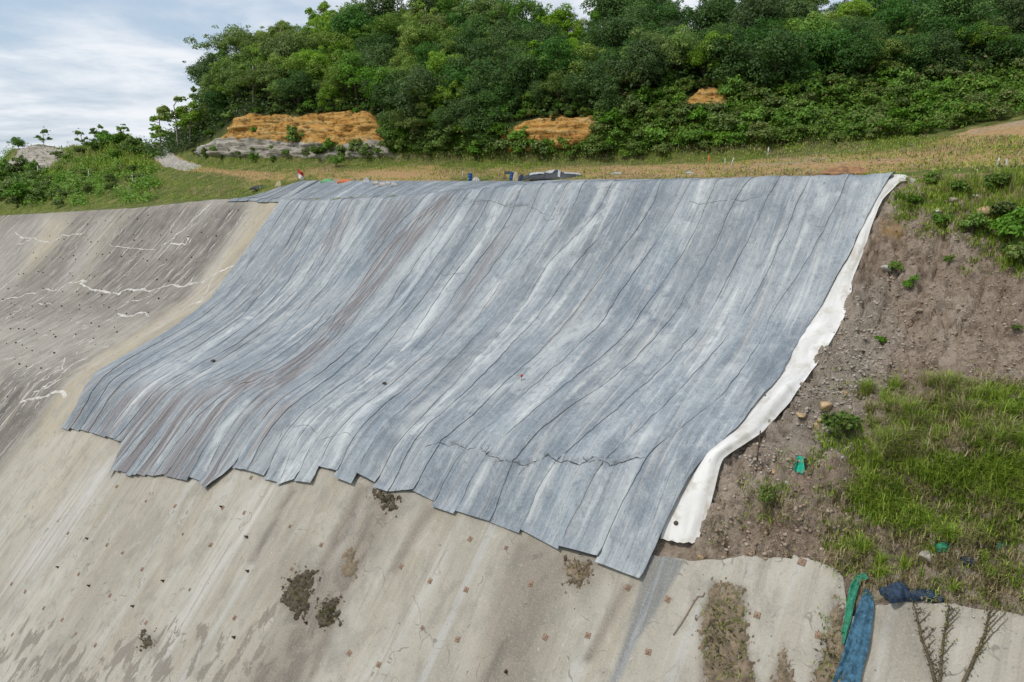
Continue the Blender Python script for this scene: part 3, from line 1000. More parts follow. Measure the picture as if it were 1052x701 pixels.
CHALK = [([(632, 190), (618, 223), (592, 248), (566, 277), (545, 314), (515, 348), (490, 372)], 6, 1.0), ([(621, 190), (606, 226), (590, 244)], 3.5, .9), ([(511, 217), (498, 248), (466, 288), (443, 325), (400, 377), (350, 412), (312, 440), (299, 470), (293, 490)], 4.5, 1.0),
         ([(372, 207), (366, 225), (352, 255)], 4, .8), ([(362, 208), (352, 235), (343, 258)], 3, .7), ([(470, 225), (440, 262), (425, 285)], 7, .6), ([(620, 330), (580, 350), (530, 395), (470, 420), (415, 447)], 6, .7), ([(570, 315), (520, 352), (470, 398), (420, 430)], 6, .7),
         ([(410, 402), (380, 420), (362, 438), (350, 460), (346, 480)], 4, .9), ([(700, 230), (680, 262), (660, 292)], 5, .5), ([(826, 215), (815, 250), (803, 285)], 3.5, .8), ([(812, 212), (800, 250), (790, 285)], 3, .5), ([(790, 195), (782, 215), (770, 250)], 4, .5),
         ([(870, 200), (850, 205), (838, 214)], 3, .8), ([(836, 190), (848, 205), (840, 222)], 2.5, .7), ([(880, 190), (868, 200), (872, 212)], 2.5, .6), ([(845, 262), (800, 340), (760, 385)], 7, .4), ([(700, 330), (650, 380), (600, 420)], 7, .5), ([(760, 370), (700, 425), (640, 465)], 7, .5),
         ([(695, 470), (690, 490), (680, 530), (670, 560)], 3.5, .8), ([(712, 468), (704, 482), (694, 500)], 3, .7), ([(620, 478), (612, 505), (600, 535)], 4, .7), ([(660, 470), (648, 500), (640, 530)], 4, .6), ([(570, 478), (555, 510), (545, 535)], 3.5, .7), ([(500, 480), (488, 505), (482, 520)], 4, .6),
         ([(250, 320), (210, 360), (150, 385)], 9, .5), ([(200, 385), (160, 400), (135, 425)], 8, .6), ([(180, 395), (150, 430), (120, 470)], 3, .8), ([(225, 400), (200, 430), (165, 480)], 3, .7), ([(255, 415), (232, 440), (215, 480)], 4, .8)]
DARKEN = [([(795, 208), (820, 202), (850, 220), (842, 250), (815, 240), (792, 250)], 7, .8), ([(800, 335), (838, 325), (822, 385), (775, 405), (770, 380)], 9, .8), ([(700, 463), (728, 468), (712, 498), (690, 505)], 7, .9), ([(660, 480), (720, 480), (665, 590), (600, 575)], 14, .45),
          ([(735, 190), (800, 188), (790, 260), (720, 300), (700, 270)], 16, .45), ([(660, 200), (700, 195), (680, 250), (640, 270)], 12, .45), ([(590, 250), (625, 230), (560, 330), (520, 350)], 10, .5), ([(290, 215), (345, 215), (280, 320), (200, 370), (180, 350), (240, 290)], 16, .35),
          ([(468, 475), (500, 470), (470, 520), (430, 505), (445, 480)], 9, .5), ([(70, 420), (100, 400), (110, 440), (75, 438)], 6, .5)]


def cover():
    root = empty('slope_cover', slope_p(-30.0, 8.0))
    tag(root, 'huge blue grey fabric cover in overlapping strips down the middle of the slope', 'slope cover')
    inv = Vector(root.location)
    K = 90
    U = np.linspace(0, 1, K)
    lines = []
    for g, n in GUIDES:
        a = np.array(g, float)
        # resample the digitised seam finely, then into slope coordinates
        l = np.concatenate([[0], np.cumsum(np.hypot(*np.diff(a, axis=0).T))])
        # smooth curve through the points
        li = np.linspace(0, l[-1], K)
        x = np.interp(li, l, a[:, 0]); y = np.interp(li, l, a[:, 1])
        k = np.ones(9) / 9
        xs = np.convolve(np.pad(x, 4, 'edge'), k, 'valid'); ys = np.convolve(np.pad(y, 4, 'edge'), k, 'valid')
        w = np.minimum(1, np.minimum(np.arange(K), np.arange(K)[::-1]) / 5.0)
        x = x * (1 - w) + xs * w; y = y * (1 - w) + ys * w
        S, T = slope_hit(x, y + .3)
        T = np.maximum(T, 0)
        T[0] = 0.0
        T = np.maximum.accumulate(T)
        Ti = np.linspace(0, T[-1], K)
        Si = np.interp(Ti, T + np.arange(K) * 1e-6, S)
        Si = np.convolve(np.pad(Si, 3, 'edge'), np.ones(7) / 7, 'valid')
        lines.append((Si, Ti))
    bounds = []
    for gi in range(len(lines) - 1):
        n = GUIDES[gi + 1][1]
        (s0, t0), (s1, t1) = lines[gi], lines[gi + 1]
        fr = np.linspace(0, 1, n + 1)
        if n > 2:
            fr[1:-1] += RNG.uniform(-.16, .16, n - 1) / n
        for k in range(n):
            bounds.append((s0 * (1 - fr[k]) + s1 * fr[k], t0 * (1 - fr[k]) + t1 * fr[k],
                           s0 * (1 - fr[k + 1]) + s1 * fr[k + 1], t0 * (1 - fr[k + 1]) + t1 * fr[k + 1], gi))
    # where the top edge lies on the bench behind the crest
    te = []
    for x, y in [(256, 203.5), (270, 199), (290, 193), (310, 187.2), (420, 187.2), (520, 187.6), (600, 186.2), (690, 185), (760, 184.2), (840, 183), (905, 181.6)]:
        p = back_hit(x, y)
        if p is not None:
            te.append(slope_st(p[0], p[1]))
    te = np.array(sorted([(a, b) for a, b in te]))
    tmin = lambda s: np.minimum(np.interp(s, te[:, 0], te[:, 1]), -.15) if True else 0
    CRE = [(440, 458), (470, 457), (500, 470), (520, 474), (533, 479), (545, 476), (556, 473), (568, 470), (583, 475), (600, 477), (608, 474), (625, 478), (645, 473), (668, 466)]
    CREy = pl(CRE)

    def surf(S, T, off):
        p = slope_p(S, np.maximum(T, 0), off)
        neg = T < 0
        if neg.any():
            xy = NV * (CC - T[neg])[:, None] + CV * S[neg][:, None]
            z = np.array([back_z(a, b) or 0 for a, b in xy])
            zc = slope_z(S[neg], np.zeros(neg.sum()))
            w = sm(0, -1.2, T[neg])
            p[neg] = np.concatenate([xy, (np.maximum(z, zc - .02) * w + zc * (1 - w) + off[neg])[:, None]], 1)
        return p
    nb = len(bounds)
    for i, (sa, ta, sb, tb, gi) in enumerate(bounds):
        nr, nc = 150, 13
        # rows: bench part (t<0) then down the slope; bottom end from the digitised hem
        mid_s, mid_t = (sa[-1] + sb[-1]) / 2, (ta[-1] + tb[-1]) / 2
        q0 = proj(slope_p(sa, ta)); q1 = proj(slope_p(sb, tb))
        mx = (q0[0][-1] + q1[0][-1]) / 2
        # length at both edges: follow the hem through the strip's middle
        hs, ht = slope_hit(np.array([q0[0][-1] * .8 + q1[0][-1] * .2, q0[0][-1] * .2 + q1[0][-1] * .8]),
                           BOTTOM(np.array([q0[0][-1] * .8 + q1[0][-1] * .2, q0[0][-1] * .2 + q1[0][-1] * .8])))
        h0, h1 = ht[0] - (ht[1] - ht[0]) * .33, ht[1] + (ht[1] - ht[0]) * .33
        h0 = np.clip(h0, ta[-1] - 1.3, ta[-1] + 1.3); h1 = np.clip(h1, tb[-1] - 1.3, tb[-1] + 1.3)
        r = np.linspace(0, 1, nr)
        wm = max(.2, float(np.mean(np.abs(sb - sa))))
        ce = min(.10, .07 / wm)
        c = np.concatenate([[0, ce * .6], np.linspace(ce * 1.6, 1 - ce * 2, nc - 5), [1 - ce, 1 - ce * .45, 1]])
        lap = -.055 / max(.25, abs(sb[0] - sa[0]))          # laps over the neighbour on its right
        cc = c * (1.0 - lap)
        tm0, tm1 = tmin(sa[0]), tmin(sb[0])
        tmv = np.array([tm0 * (1 - x) + tm1 * x for x in c])
        hem = np.array([h0 * (1 - x) + h1 * x for x in c]) + .30 * (RNG.random() - .5)
        T = tmv[None] + (hem - tmv)[None] * r[:, None]
        fa = np.interp(T, np.concatenate([[-30], ta, [ta[-1] + 5]]), np.concatenate([[sa[0]], sa, [sa[-1] + (sa[-1] - sa[-8]) * .6]]))
        fb = np.interp(T, np.concatenate([[-30], tb, [tb[-1] + 5]]), np.concatenate([[sb[0]], sb, [sb[-1] + (sb[-1] - sb[-8]) * .6]]))
        wob = (fbm(T / 3.0, T * 0 + 7.7 * gi, 91, 3) - .5) * .10
        wl = ((fbm(T / 1.5, T * 0 + i * 3.1, 92, 4, .65) - .5) * .34 + (fbm(T / 6, T * 0 + i * 3.1, 93, 2) - .5) * .3) * min(1, wm)
        wn = float(np.mean(np.abs(bounds[i + 1][2] - bounds[i + 1][0]))) if i + 1 < nb else wm
        wr = ((fbm(T / 1.5, T * 0 + (i + 1) * 3.1, 92, 4, .65) - .5) * .34 + (fbm(T / 6, T * 0 + (i + 1) * 3.1, 93, 2) - .5) * .3) * min(1, max(.2, wn))
        S = (fa + wl) * (1 - cc[None]) + (fb + wr) * cc[None] + wob * 0
        width = np.maximum(.15, np.abs(fb - fa))
        ax, ay = proj(slope_p(S, np.maximum(T, 0)))
        # height above the slope: one lap over the next, wrinkles, slack folds
        off = .16 + min(.020, .014 * wm) * c[None] + 0 * T
        off = off + min(.014, .012 * wm) * np.exp(-((1 - c[None]) * width / .06) ** 2)          # raised free edge
        tw = np.clip(T, 0, None)
        off = off + .34 * (fbm(S / 3.2, tw / 8.0, 101, 3) - .5)
        off = off + .22 * (fbm(S / .62 + .8 * fbm(S / 3, tw / 4, 109), tw / 5.5, 102, 3) - .5)
        off = off + .05 * (fbm(S / .25, tw / 1.6, 103, 3) - .5)
        off = off + .08 * (fbm(S / .9, tw / .6, 104, 3) - .5)
        off = off + .05 * (vn(np.full(T.shape, i * 5.3), tw / 2.8, 105) - .5) * (c[None] - .3)
        fan = inpoly(ax, ay, [(90, 398), (200, 402), (280, 398), (300, 420), (240, 515), (80, 500), (60, 440)], 18)
        bund = inpoly(ax, ay, [(452, 203), (470, 203), (412, 272), (360, 335), (300, 396), (240, 405), (236, 392), (290, 378), (335, 340), (365, 300), (410, 240)], 6)
        off = off + .22 * (fbm(S / .38, tw / 9, 106, 3) - .5) * np.maximum(fan, bund)
        # rucked joint just above the drop on the right
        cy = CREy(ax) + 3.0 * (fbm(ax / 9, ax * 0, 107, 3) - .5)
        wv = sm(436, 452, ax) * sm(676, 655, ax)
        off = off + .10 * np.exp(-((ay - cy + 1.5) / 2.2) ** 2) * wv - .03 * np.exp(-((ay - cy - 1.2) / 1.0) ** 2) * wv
        crease_shade = np.exp(-((ay - cy - .6) / .75) ** 2) * wv * sm(.35, .55, vn(ax / 12, ax * 0, 108))
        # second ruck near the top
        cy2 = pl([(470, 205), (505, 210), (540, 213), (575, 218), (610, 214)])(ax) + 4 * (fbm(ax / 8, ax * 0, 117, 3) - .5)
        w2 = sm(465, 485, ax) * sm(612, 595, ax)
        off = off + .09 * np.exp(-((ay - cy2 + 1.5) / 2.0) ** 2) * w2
        crease_shade = np.maximum(crease_shade, .7 * np.exp(-((ay - cy2 - .5) / .7) ** 2) * w2 * sm(.4, .6, vn(ax / 10, ax * 0, 118)))
        # hem lifts a little off the concrete
        lift = sm(.985, 1.0, r)[:, None] * (.03 + .10 * RNG.random() * (i > 18))
        off = np.maximum(off, .09)
        off = .07 + (off - .07) * sm(-1.6, .8, T) * .75 + (off - .07) * .25 + lift
        silt = np.clip(.9 * bund + .95 * fan * sm(.36, .56, fbm(S / .7, tw / 8, 110, 3)) +
                       .55 * inpoly(ax, ay, [(358, 208), (372, 208), (352, 250), (338, 268), (334, 250)], 5) +
                       .6 * inpoly(ax, ay, [(395, 210), (425, 205), (392, 275), (372, 300), (380, 262)], 7) +
                       .5 * inpoly(ax, ay, [(500, 250), (530, 235), (505, 280), (470, 340), (455, 345), (478, 300)], 9), 0, 1)
        def near(L, w):
            d_ = np.full(ax.shape, 1e9)
            for (x0, y0), (x1, y1) in zip(L[:-1], L[1:]):
                dx, dy = x1 - x0, y1 - y0
                u_ = np.clip(((ax - x0) * dx + (ay - y0) * dy) / (dx * dx + dy * dy), 0, 1)
                d_ = np.minimum(d_, np.hypot(ax - x0 - u_ * dx, ay - y0 - u_ * dy))
            return np.exp(-(d_ / w) ** 2)
        chalk = 0 * T
        for L, w, k_ in CHALK:
            chalk = np.maximum(chalk, k_ * near(L, w))
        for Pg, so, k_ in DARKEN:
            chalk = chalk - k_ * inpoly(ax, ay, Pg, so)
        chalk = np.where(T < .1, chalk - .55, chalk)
        top = surf(S, T, off)
        bot = surf(S, T, off - .014)
        v, q = slab(top, bot)
        v = v - np.array(inv)
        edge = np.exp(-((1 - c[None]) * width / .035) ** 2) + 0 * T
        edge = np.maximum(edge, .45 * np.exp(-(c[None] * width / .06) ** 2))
        V = T * 1.22
        Ug = S
        uv = np.stack([np.concatenate([Ug.ravel()] * 2), np.concatenate([V.ravel()] * 2)], -1)
        A = {k: np.concatenate([x.ravel()] * 2) for k, x in dict(silt=silt, edge=edge, crease_shade=crease_shade, chalk=chalk).items()}
        link('fabric_strip', mesh_np('fabric_strip', v, q, smooth=True, uv=uv, attrs=A, rimof=S.shape), M['fabric'], root)
    # short strips on the bench only, left of the main cover
    sA = lines[0][0][0]
    w = 1.9
    k = 0
    s = sA - .02
    while k < 5:
        s0, s1 = s - w, s
        tl0, tl1 = tmin(s0), tmin(s1)
        if tl1 > -.5: break
        c = np.linspace(0, 1, 8); r = np.linspace(0, 1, 24)
        tm = tl0 * (1 - c) + tl1 * c
        T = tm[None] * (1 - r[:, None]) + (.25 + .3 * RNG.random()) * r[:, None]
        S = s0 + (s1 + .06 - s0) * c[None] + 0 * T
        off = .12 + .04 * c[None] + .12 * (fbm(S / .8, T / 3, 120, 3) - .5)
        v, q = slab(surf(S.ravel(), T.ravel(), off.ravel()).reshape(S.shape + (3,)), surf(S.ravel(), T.ravel(), (off - .02).ravel()).reshape(S.shape + (3,)))
        z = np.zeros(S.size * 2)
        edge = np.concatenate([(np.exp(-((1 - c[None]) * w / .05) ** 2) + 0 * T).ravel()] * 2)
        uv = np.stack([np.concatenate([S.ravel()] * 2), np.concatenate([T.ravel()] * 2)], -1)
        link('fabric_strip', mesh_np('fabric_strip', v - np.array(inv), q, smooth=True, uv=uv, attrs=dict(silt=z + .1, edge=edge, crease_shade=z, chalk=z - .5), rimof=S.shape), M['fabric'], root)
        s = s0
        k += 1
    return lines


LINES = cover()


def fold_gap_shades():
    root = next(o for o in COL.objects if o.name == 'slope_cover')
    V, Q, n = [], [], 0
    for o in root.children:
        me = o.data
        a_ = np.zeros(len(me.vertices) * 3, np.float32); me.vertices.foreach_get('co', a_)
        V.append(a_.reshape(-1, 3) + np.array(root.location))
        Q += [[i + n for i in p.vertices] for p in me.polygons]
        n += len(me.vertices)
    V = np.concatenate(V)
    tree = BVHTree.FromPolygons([Vector(x) for x in V], Q)

    def hit(x, y):
        d = Vector(ray(x, y)); d.normalize()
        l, nn, i, ds = tree.ray_cast(Vector((0, 0, 0)), d)
        if l is None:
            s_, t_ = slope_hit(np.array(float(x)), np.array(float(y)))
            p = slope_p(s_, t_, .2)
            return p, slope_p(s_, t_, 1.2) - p
        if nn.z < 0: nn = -nn
        return np.array(l), np.array(nn)
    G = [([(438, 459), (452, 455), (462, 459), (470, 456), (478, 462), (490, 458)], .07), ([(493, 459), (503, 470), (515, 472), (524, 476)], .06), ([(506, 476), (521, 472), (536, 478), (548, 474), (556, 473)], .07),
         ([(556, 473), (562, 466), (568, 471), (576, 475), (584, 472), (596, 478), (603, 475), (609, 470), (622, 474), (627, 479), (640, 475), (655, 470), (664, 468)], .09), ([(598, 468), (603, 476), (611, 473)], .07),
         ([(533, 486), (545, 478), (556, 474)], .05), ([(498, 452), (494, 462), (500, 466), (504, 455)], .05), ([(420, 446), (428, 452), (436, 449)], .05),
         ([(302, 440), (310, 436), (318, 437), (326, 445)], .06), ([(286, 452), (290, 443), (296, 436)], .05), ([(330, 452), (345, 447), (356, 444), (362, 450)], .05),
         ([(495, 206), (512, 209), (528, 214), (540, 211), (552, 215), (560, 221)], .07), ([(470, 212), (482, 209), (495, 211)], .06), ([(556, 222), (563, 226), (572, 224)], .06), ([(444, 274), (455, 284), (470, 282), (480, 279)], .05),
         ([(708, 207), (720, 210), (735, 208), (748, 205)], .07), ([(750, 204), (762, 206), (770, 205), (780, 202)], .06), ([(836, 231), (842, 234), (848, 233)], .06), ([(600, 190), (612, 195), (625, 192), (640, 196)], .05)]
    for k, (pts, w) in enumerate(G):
        v, q = draped_ribbon(pts, w * .62, .008, hit, seed=1200 + 7 * k)  # dark ribbon laid on the cover as painted shade of the gap under a fold
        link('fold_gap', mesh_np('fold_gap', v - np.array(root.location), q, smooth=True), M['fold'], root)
    return hit


M['fold'] = material('painted fold shade', m_plain((.075, .083, .092), .3, 4))  # charcoal tone standing for the shade inside the lapped folds


def white_strip():
    L = [(921, 181.5), (911, 190), (899, 205), (890, 230), (881, 255), (864, 282), (842, 321), (810, 380), (788, 408), (756, 446), (724, 471), (699, 513), (678, 554)]
    Rr = [(934, 182), (922, 190), (906, 207), (896, 232), (888, 257), (876, 288), (872, 320), (838, 376), (812, 415), (782, 448), (742, 473), (732, 515), (716, 561)]
    L = np.array(L, float); Rr = np.array(Rr, float)
    L[1:-1, 0] -= 6
    root = None
    u = np.linspace(0, 1, len(L)); ui = np.linspace(0, 1, 150)
    lx, ly = np.interp(ui, u, L[:, 0]), np.interp(ui, u, L[:, 1]); rx, ry = np.interp(ui, u, Rr[:, 0]), np.interp(ui, u, Rr[:, 1])
    k = np.ones(7) / 7
    f = lambda a: np.convolve(np.pad(a, 3, 'edge'), k, 'valid')
    lx, rx = f(lx), f(rx)
    rx = rx + 2.2 * (fbm(ui * 26, ui * 0, 131, 3) - .5) * sm(0, .15, ui)
    c = np.linspace(0, 1, 14)
    PX = lx[:, None] * (1 - c) + rx[:, None] * c; PY = ly[:, None] * (1 - c) + ry[:, None] * c
    PY[-1] += np.array([0, -.5, .5, 1.5, 0, 1, 1.5, .5, 1, 0, -1.5, -.5, -3, -1])
    S, T = slope_hit(PX, PY)
    T = np.maximum(T, 0)
    off = 14e-2 + .13 * (fbm(S / .6, T / 1.3, 132, 4) - .5) + .05 * (fbm(S / .2, T / .5, 133, 4, .6) - .5) + .05 * (fbm(S / .9, T / .28, 134, 3) - .5)
    off = off + .25 * sm(.60, .66, ui)[:, None] * sm(.98, .8, ui)[:, None] * sm(0, .6, c)[None] + .06 * sm(.93, 1, c)[None]
    off = off * (1 - .7 * sm(.7, 1, c)[None]) - .10 * (c[None] < .22)
    top = slope_p(S, T, off); bot = slope_p(S, T, off - .025)
    v, q = slab(top, bot)
    uv = np.stack([np.concatenate([np.broadcast_to(c * 1.2, S.shape).ravel()] * 2), np.concatenate([T.ravel()] * 2)], -1)
    o = link('white_fabric_strip', mesh_np('white_fabric_strip', v, q, smooth=True, uv=uv, rimof=S.shape), M['white_cloth'])
    tag(o, 'long white fabric strip along the right edge of the blue grey cover', 'fabric strip')
    # grommet-like torn hole patch
    for x, y, rr in [(697, 538, .10), (786, 409, .06)]:
        s, t = slope_hit(np.array(x), np.array(y))
        i = np.argmin((S - s) ** 2 + (T - t) ** 2)
        p = top.reshape(-1, 3)[i]
        n = slope_p(s, t, 1.0) - slope_p(s, t)
        vv = ICO1[0] * np.array([rr, rr, .02])
        qd = Vector((0, 0, 1)).rotation_difference(Vector(n)).to_matrix()
        vv = vv @ np.array(qd).T + p + n * .02
        link('torn_hole', mesh_np('torn_hole', vv, tris=ICO1[1]), M['moss'], o)


white_strip()

# ------------------------------------------------------------------ things set in the concrete
def on_normal(v, n, p, spin=0.0):
    q = np.array(Vector((0, 0, 1)).rotation_difference(Vector(n)).to_matrix() @ Matrix.Rotation(spin, 3, 'Z'))
    return v @ q.T + p


PLATES = [(824, 577.5), (778, 632), (841, 653), (666, 670), (686, 616), (773, 568), (645, 604), (479, 606), (470, 657), (483, 554), (520, 563), (604, 653),
          (229, 522), (251, 527), (258, 491), (298, 541), (217, 560), (359, 671), (412, 582), (442, 597), (434, 645), (241, 635), (389, 683),
          (110, 560), (126, 568), (188, 549), (216, 560), (81, 590), (146, 585), (113, 612), (195, 606), (26, 608), (45, 625), (64, 637), (98, 663), (78, 651), (70, 548), (12, 600),
          (13, 652), (150, 640), (300, 585), (545, 600), (560, 655), (330, 560), (180, 520), (150, 515), (120, 500)]
HEADS = [(90, 553.6), (60, 583), (168, 597), (92, 602), (137, 623), (255, 587), (254, 552), (241, 655), (228, 521), (315, 640), (520, 690), (730, 655)]


def plates():
    me = None
    for k, (x, y) in enumerate(PLATES):
        p, n = conc_hit(x, y)
        a = .17 if x > 640 or k % 5 else .13
        if (x, y) == (824, 577.5): a = .21
        mb = MB()
        v, q = box(a * 1.25, a * 1.25, .025, (0, 0, .012))
        v[4:, :2] *= .93
        mb.put(v, q)
        # the nut on the plate
        th = np.arange(6) / 6 * 2 * math.pi
        nv = np.concatenate([np.stack([np.cos(th) * .035, np.sin(th) * .035, np.full(6, z)], -1) for z in (.02, .06)])
        nq = np.array([(i, (i + 1) % 6, 6 + (i + 1) % 6, 6 + i) for i in range(6)])
        mb.put(nv, nq, np.array([(6, 6 + i, 7 + i) for i in range(1, 5)]))
        V = np.concatenate(mb.v)
        V = on_normal(V, n, p - n * .004, -AL + RNG.uniform(-.2, .2))
        link('nail_plate', mesh_np('nail_plate', V, np.concatenate(mb.q), np.concatenate(mb.t)), M['rust'], CONC)
    for x, y in HEADS:
        p, n = conc_hit(x, y)
        v, q, t = tube([(0, 0, -.05), (0, 0, .10), (.02, -.02, .17)], [.05, .045, .04], 6)
        v = np.concatenate([v, ICO1[0] * np.array([.09, .09, .03])]); t = np.concatenate([t, ICO1[1] + len(v) - len(ICO1[0])])
        link('nail_head', mesh_np('nail_head', on_normal(v, n, p), q, t), M['rust_dark'], CONC)
    # small drains and nail heads spread over the dark upper wall
    dv, dq, dt = tube([(0, 0, -.05), (0, 0, .07), (0, 0, .09)], [.055, .055, .045], 6)
    D = []
    for s in np.arange(-112, -44, 2.0):
        for t in np.arange(1.6, 24, 2.2):
            S, T = s + RNG.uniform(-.5, .5), t + RNG.uniform(-.5, .5)
            x, y = proj(slope_p(S, T))
            if -5 < x < 300 and 215 < y < 520 and inpoly(np.array([x]), np.array([y]), [(-20, 225), (255, 212), (238, 232), (215, 268), (170, 318), (120, 352), (70, 380), (55, 400), (30, 440), (-20, 500)])[0] > 0:
                D.append((x, y))
    for k, (x, y) in enumerate(D[:190]):
        p, n = conc_hit(x, y)
        sc = RNG.uniform(.8, 1.5)
        if k % 3 == 0:
            link('drain_pipe', mesh_np('drain_pipe', on_normal(dv * sc, n, p), dq, dt), M['white_paint'], CONC)
        else:
            link('nail_head', mesh_np('nail_head', on_normal(dv * sc, n, p), dq, dt), M['rust_dark'], CONC)
    for x, y in [(792, 653), (715, 632), (711, 652), (1000, 634), (899, 688), (862, 603), (620, 690), (540, 620), (350, 610), (410, 640), (95, 557), (480, 690), (590, 625), (452, 560), (600, 600)]:
        p, n = conc_hit(x, y)
        link('drain_pipe', mesh_np('drain_pipe', on_normal(dv * np.array([.5, .5, .8]), n, p), dq, dt), M['white_paint'], CONC)


plates()


def draped_ribbon(pts, w, off, hit, jag=.5, seed=0, step=.8):
    a = np.array(pts, float)
    l = np.concatenate([[0], np.cumsum(np.hypot(*np.diff(a, axis=0).T))])
    li = np.arange(0, l[-1] + .01, step)
    x = np.interp(li, l, a[:, 0]) + 5 * (fbm(li / 9, li * 0, seed, 4, .6) - .5)
    y = np.interp(li, l, a[:, 1]) + 5 * (fbm(li / 9, li * 0 + 5, seed + 1, 4, .6) - .5)
    P = []; Nn = []
    for q in zip(x, y):
        p, n = hit(*q)
        P.append(p); Nn.append(n)
    P = np.array(P); Nn = np.array(Nn)
    tg = np.gradient(P, axis=0); tg /= np.linalg.norm(tg, axis=1, keepdims=True) + 1e-9
    sd_ = np.cross(Nn, tg)
    ww = w * (.0 + 2.0 * fbm(li / 3.5, li * 0 + 9, seed + 2, 3)) * np.minimum(1, np.minimum(np.arange(len(li)) + .4, np.arange(len(li))[::-1] + .4) / 3)
    v = np.stack([P + sd_ * ww[:, None] * k + Nn * (o) for k, o in ((-.5, -.01), (-.22, off), (.22, off), (.5, -.01))], 1)
    return v.reshape(-1, 3), grid_quads(len(li), 4)


COVER_HIT = fold_gap_shades()

CRACKS = [([(60, 298), (71, 290), (90, 288), (81, 291), (94, 298), (123, 303), (131, 297), (158, 298), (174, 294), (190, 294), (208, 290), (220, 283), (242, 271)], .34),
          ([(-5, 312), (20, 305), (41, 299), (60, 298)], .2),
          ([(120, 324), (133, 325), (148, 320), (155, 326)], .3),
          ([(193, 240), (195, 247), (191, 251), (174, 250)], .28),
          ([(33, 245), (52, 249), (64, 242), (86, 239)], .3),
          ([(15, 238), (24, 246), (33, 245), (18, 251)], .22),
          ([(20, 414), (30, 410), (47, 407), (63, 401), (68, 409)], .36),
          ([(22, 412), (35, 396), (63, 379), (66, 366)], .16),
          ([(36, 402), (56, 391), (72, 377), (91, 366)], .18),
          ([(56, 391), (50, 398), (40, 403), (64, 389)], .12),
          ([(128, 311), (145, 308), (152, 305), (158, 299)], .16),
          ([(200, 312), (206, 308), (214, 296), (220, 284)], .16),
          ([(196, 314), (205, 312), (212, 310)], .2),
          ([(40, 312), (48, 312), (54, 312.5)], .2),
          ([(110, 252), (124, 254), (140, 256), (160, 256)], .14),
          ([(2, 395), (-8, 402)], .2),
          ([(222, 205), (208, 216), (194, 231), (180, 243), (165, 254)], .22),
          ([(260, 212), (252, 218), (244, 228), (232, 242)], .14)]


def cracks():
    for k, (pts, w) in enumerate(CRACKS):
        v, q = draped_ribbon(pts, w * .8, .02, conc_hit, seed=200 + 5 * k)
        link('lime_crack', mesh_np('lime_crack', v, q, smooth=True), M['lime'], CONC)
    # light dribbles scattered on the dark wall
    mb = MB()
    n = 0
    while n < 230:
        x, y = RNG.uniform(0, 250), RNG.uniform(215, 430)
        if n % 3 == 0: x, y = RNG.uniform(0, 130), RNG.uniform(320, 420)
        if inpoly(np.array([x]), np.array([y]), [(0, 225), (255, 212), (238, 232), (215, 268), (170, 318), (120, 352), (70, 380), (55, 400), (30, 430), (0, 470)])[0] < .5: continue
        L = RNG.uniform(3, 16)
        s, t = slope_hit(np.array([x]), np.array([y]))
        e = proj(slope_p(s, t + 1.5))
        dx, dy = e[0][0] - x, e[1][0] - y
        l = math.hypot(dx, dy)
        v, q = draped_ribbon([(x, y), (x + dx / l * L, y + dy / l * L)], RNG.uniform(.05, .22), .015, conc_hit, seed=400 + n, step=2)
        mb.put(v, q); n += 1
    o = link('lime_dribbles', mb.mesh('lime_dribbles', True), M['lime'], CONC)
    o['kind'] = 'stuff'


cracks()


def crust(name, poly, mat, hgt, seed, parent, step=1.1, hit=conc_hit):
    P = np.array(poly, float)
    x0, y0 = P.min(0) - 12; x1, y1 = P.max(0) + 12
    xs = np.arange(x0, x1, step); ys = np.arange(y0, y1, step)
    X, Y = np.meshgrid(xs, ys)
    m = sm(.46, .80, inpoly(X, Y, P, 12) + 2.0 * (fbm(X / 4 + Y / 12, Y / 6, seed, 5, .68) - .5))
    m[0] = m[-1] = 0; m[:, 0] = m[:, -1] = 0
    v = np.zeros(X.shape + (3,))
    for i in range(X.shape[0]):
        for j in range(X.shape[1]):
            p, n = hit(X[i, j], Y[i, j])
            v[i, j] = p + n * (m[i, j] * hgt * (.3 + 1.4 * fbm(X[i, j] / 3.5, Y[i, j] / 3.5, seed + 9, 3)) - .02)
    q = grid_quads(*X.shape)
    keep = m.ravel()[q].max(1) > .06
    o = link(name, mesh_np(name, v, q[keep], smooth=True), mat, parent)
    return o


crust('moss_patch', [(312, 584), (322, 590), (318, 625), (305, 632), (290, 618), (298, 600)], M['moss'], .16, 301, CONC)
crust('moss_patch', [(330, 618), (348, 617), (346, 642), (334, 648), (328, 635)], M['moss'], .15, 302, CONC)
crust('moss_patch', [(384, 503), (412, 512), (402, 522), (390, 520)], M['moss'], .16, 303, CONC)
crust('moss_patch', [(580, 573), (610, 580), (596, 604), (584, 596)], M['dirt'], .16, 304, CONC)
crust('moss_patch', [(145, 650), (160, 652), (156, 668), (143, 664)], M['moss'], .10, 305, CONC)
crust('moss_patch', [(350, 570), (366, 560), (368, 590), (356, 600)], M['dirt'], .08, 306, CONC)
crust('soil_patch', [(735, 598), (766, 606), (767, 660), (778, 701), (780, 720), (722, 720), (722, 664), (719, 637)], M['dirt'], .09, 307, CONC)
crust('soil_patch', [(806, 664), (813, 690), (817, 720), (786, 720)], M['dirt'], .08, 308, CONC)
crust('soil_patch', [(858, 612), (872, 640), (878, 720), (828, 720), (842, 680)], M['dirt'], .09, 309, CONC)

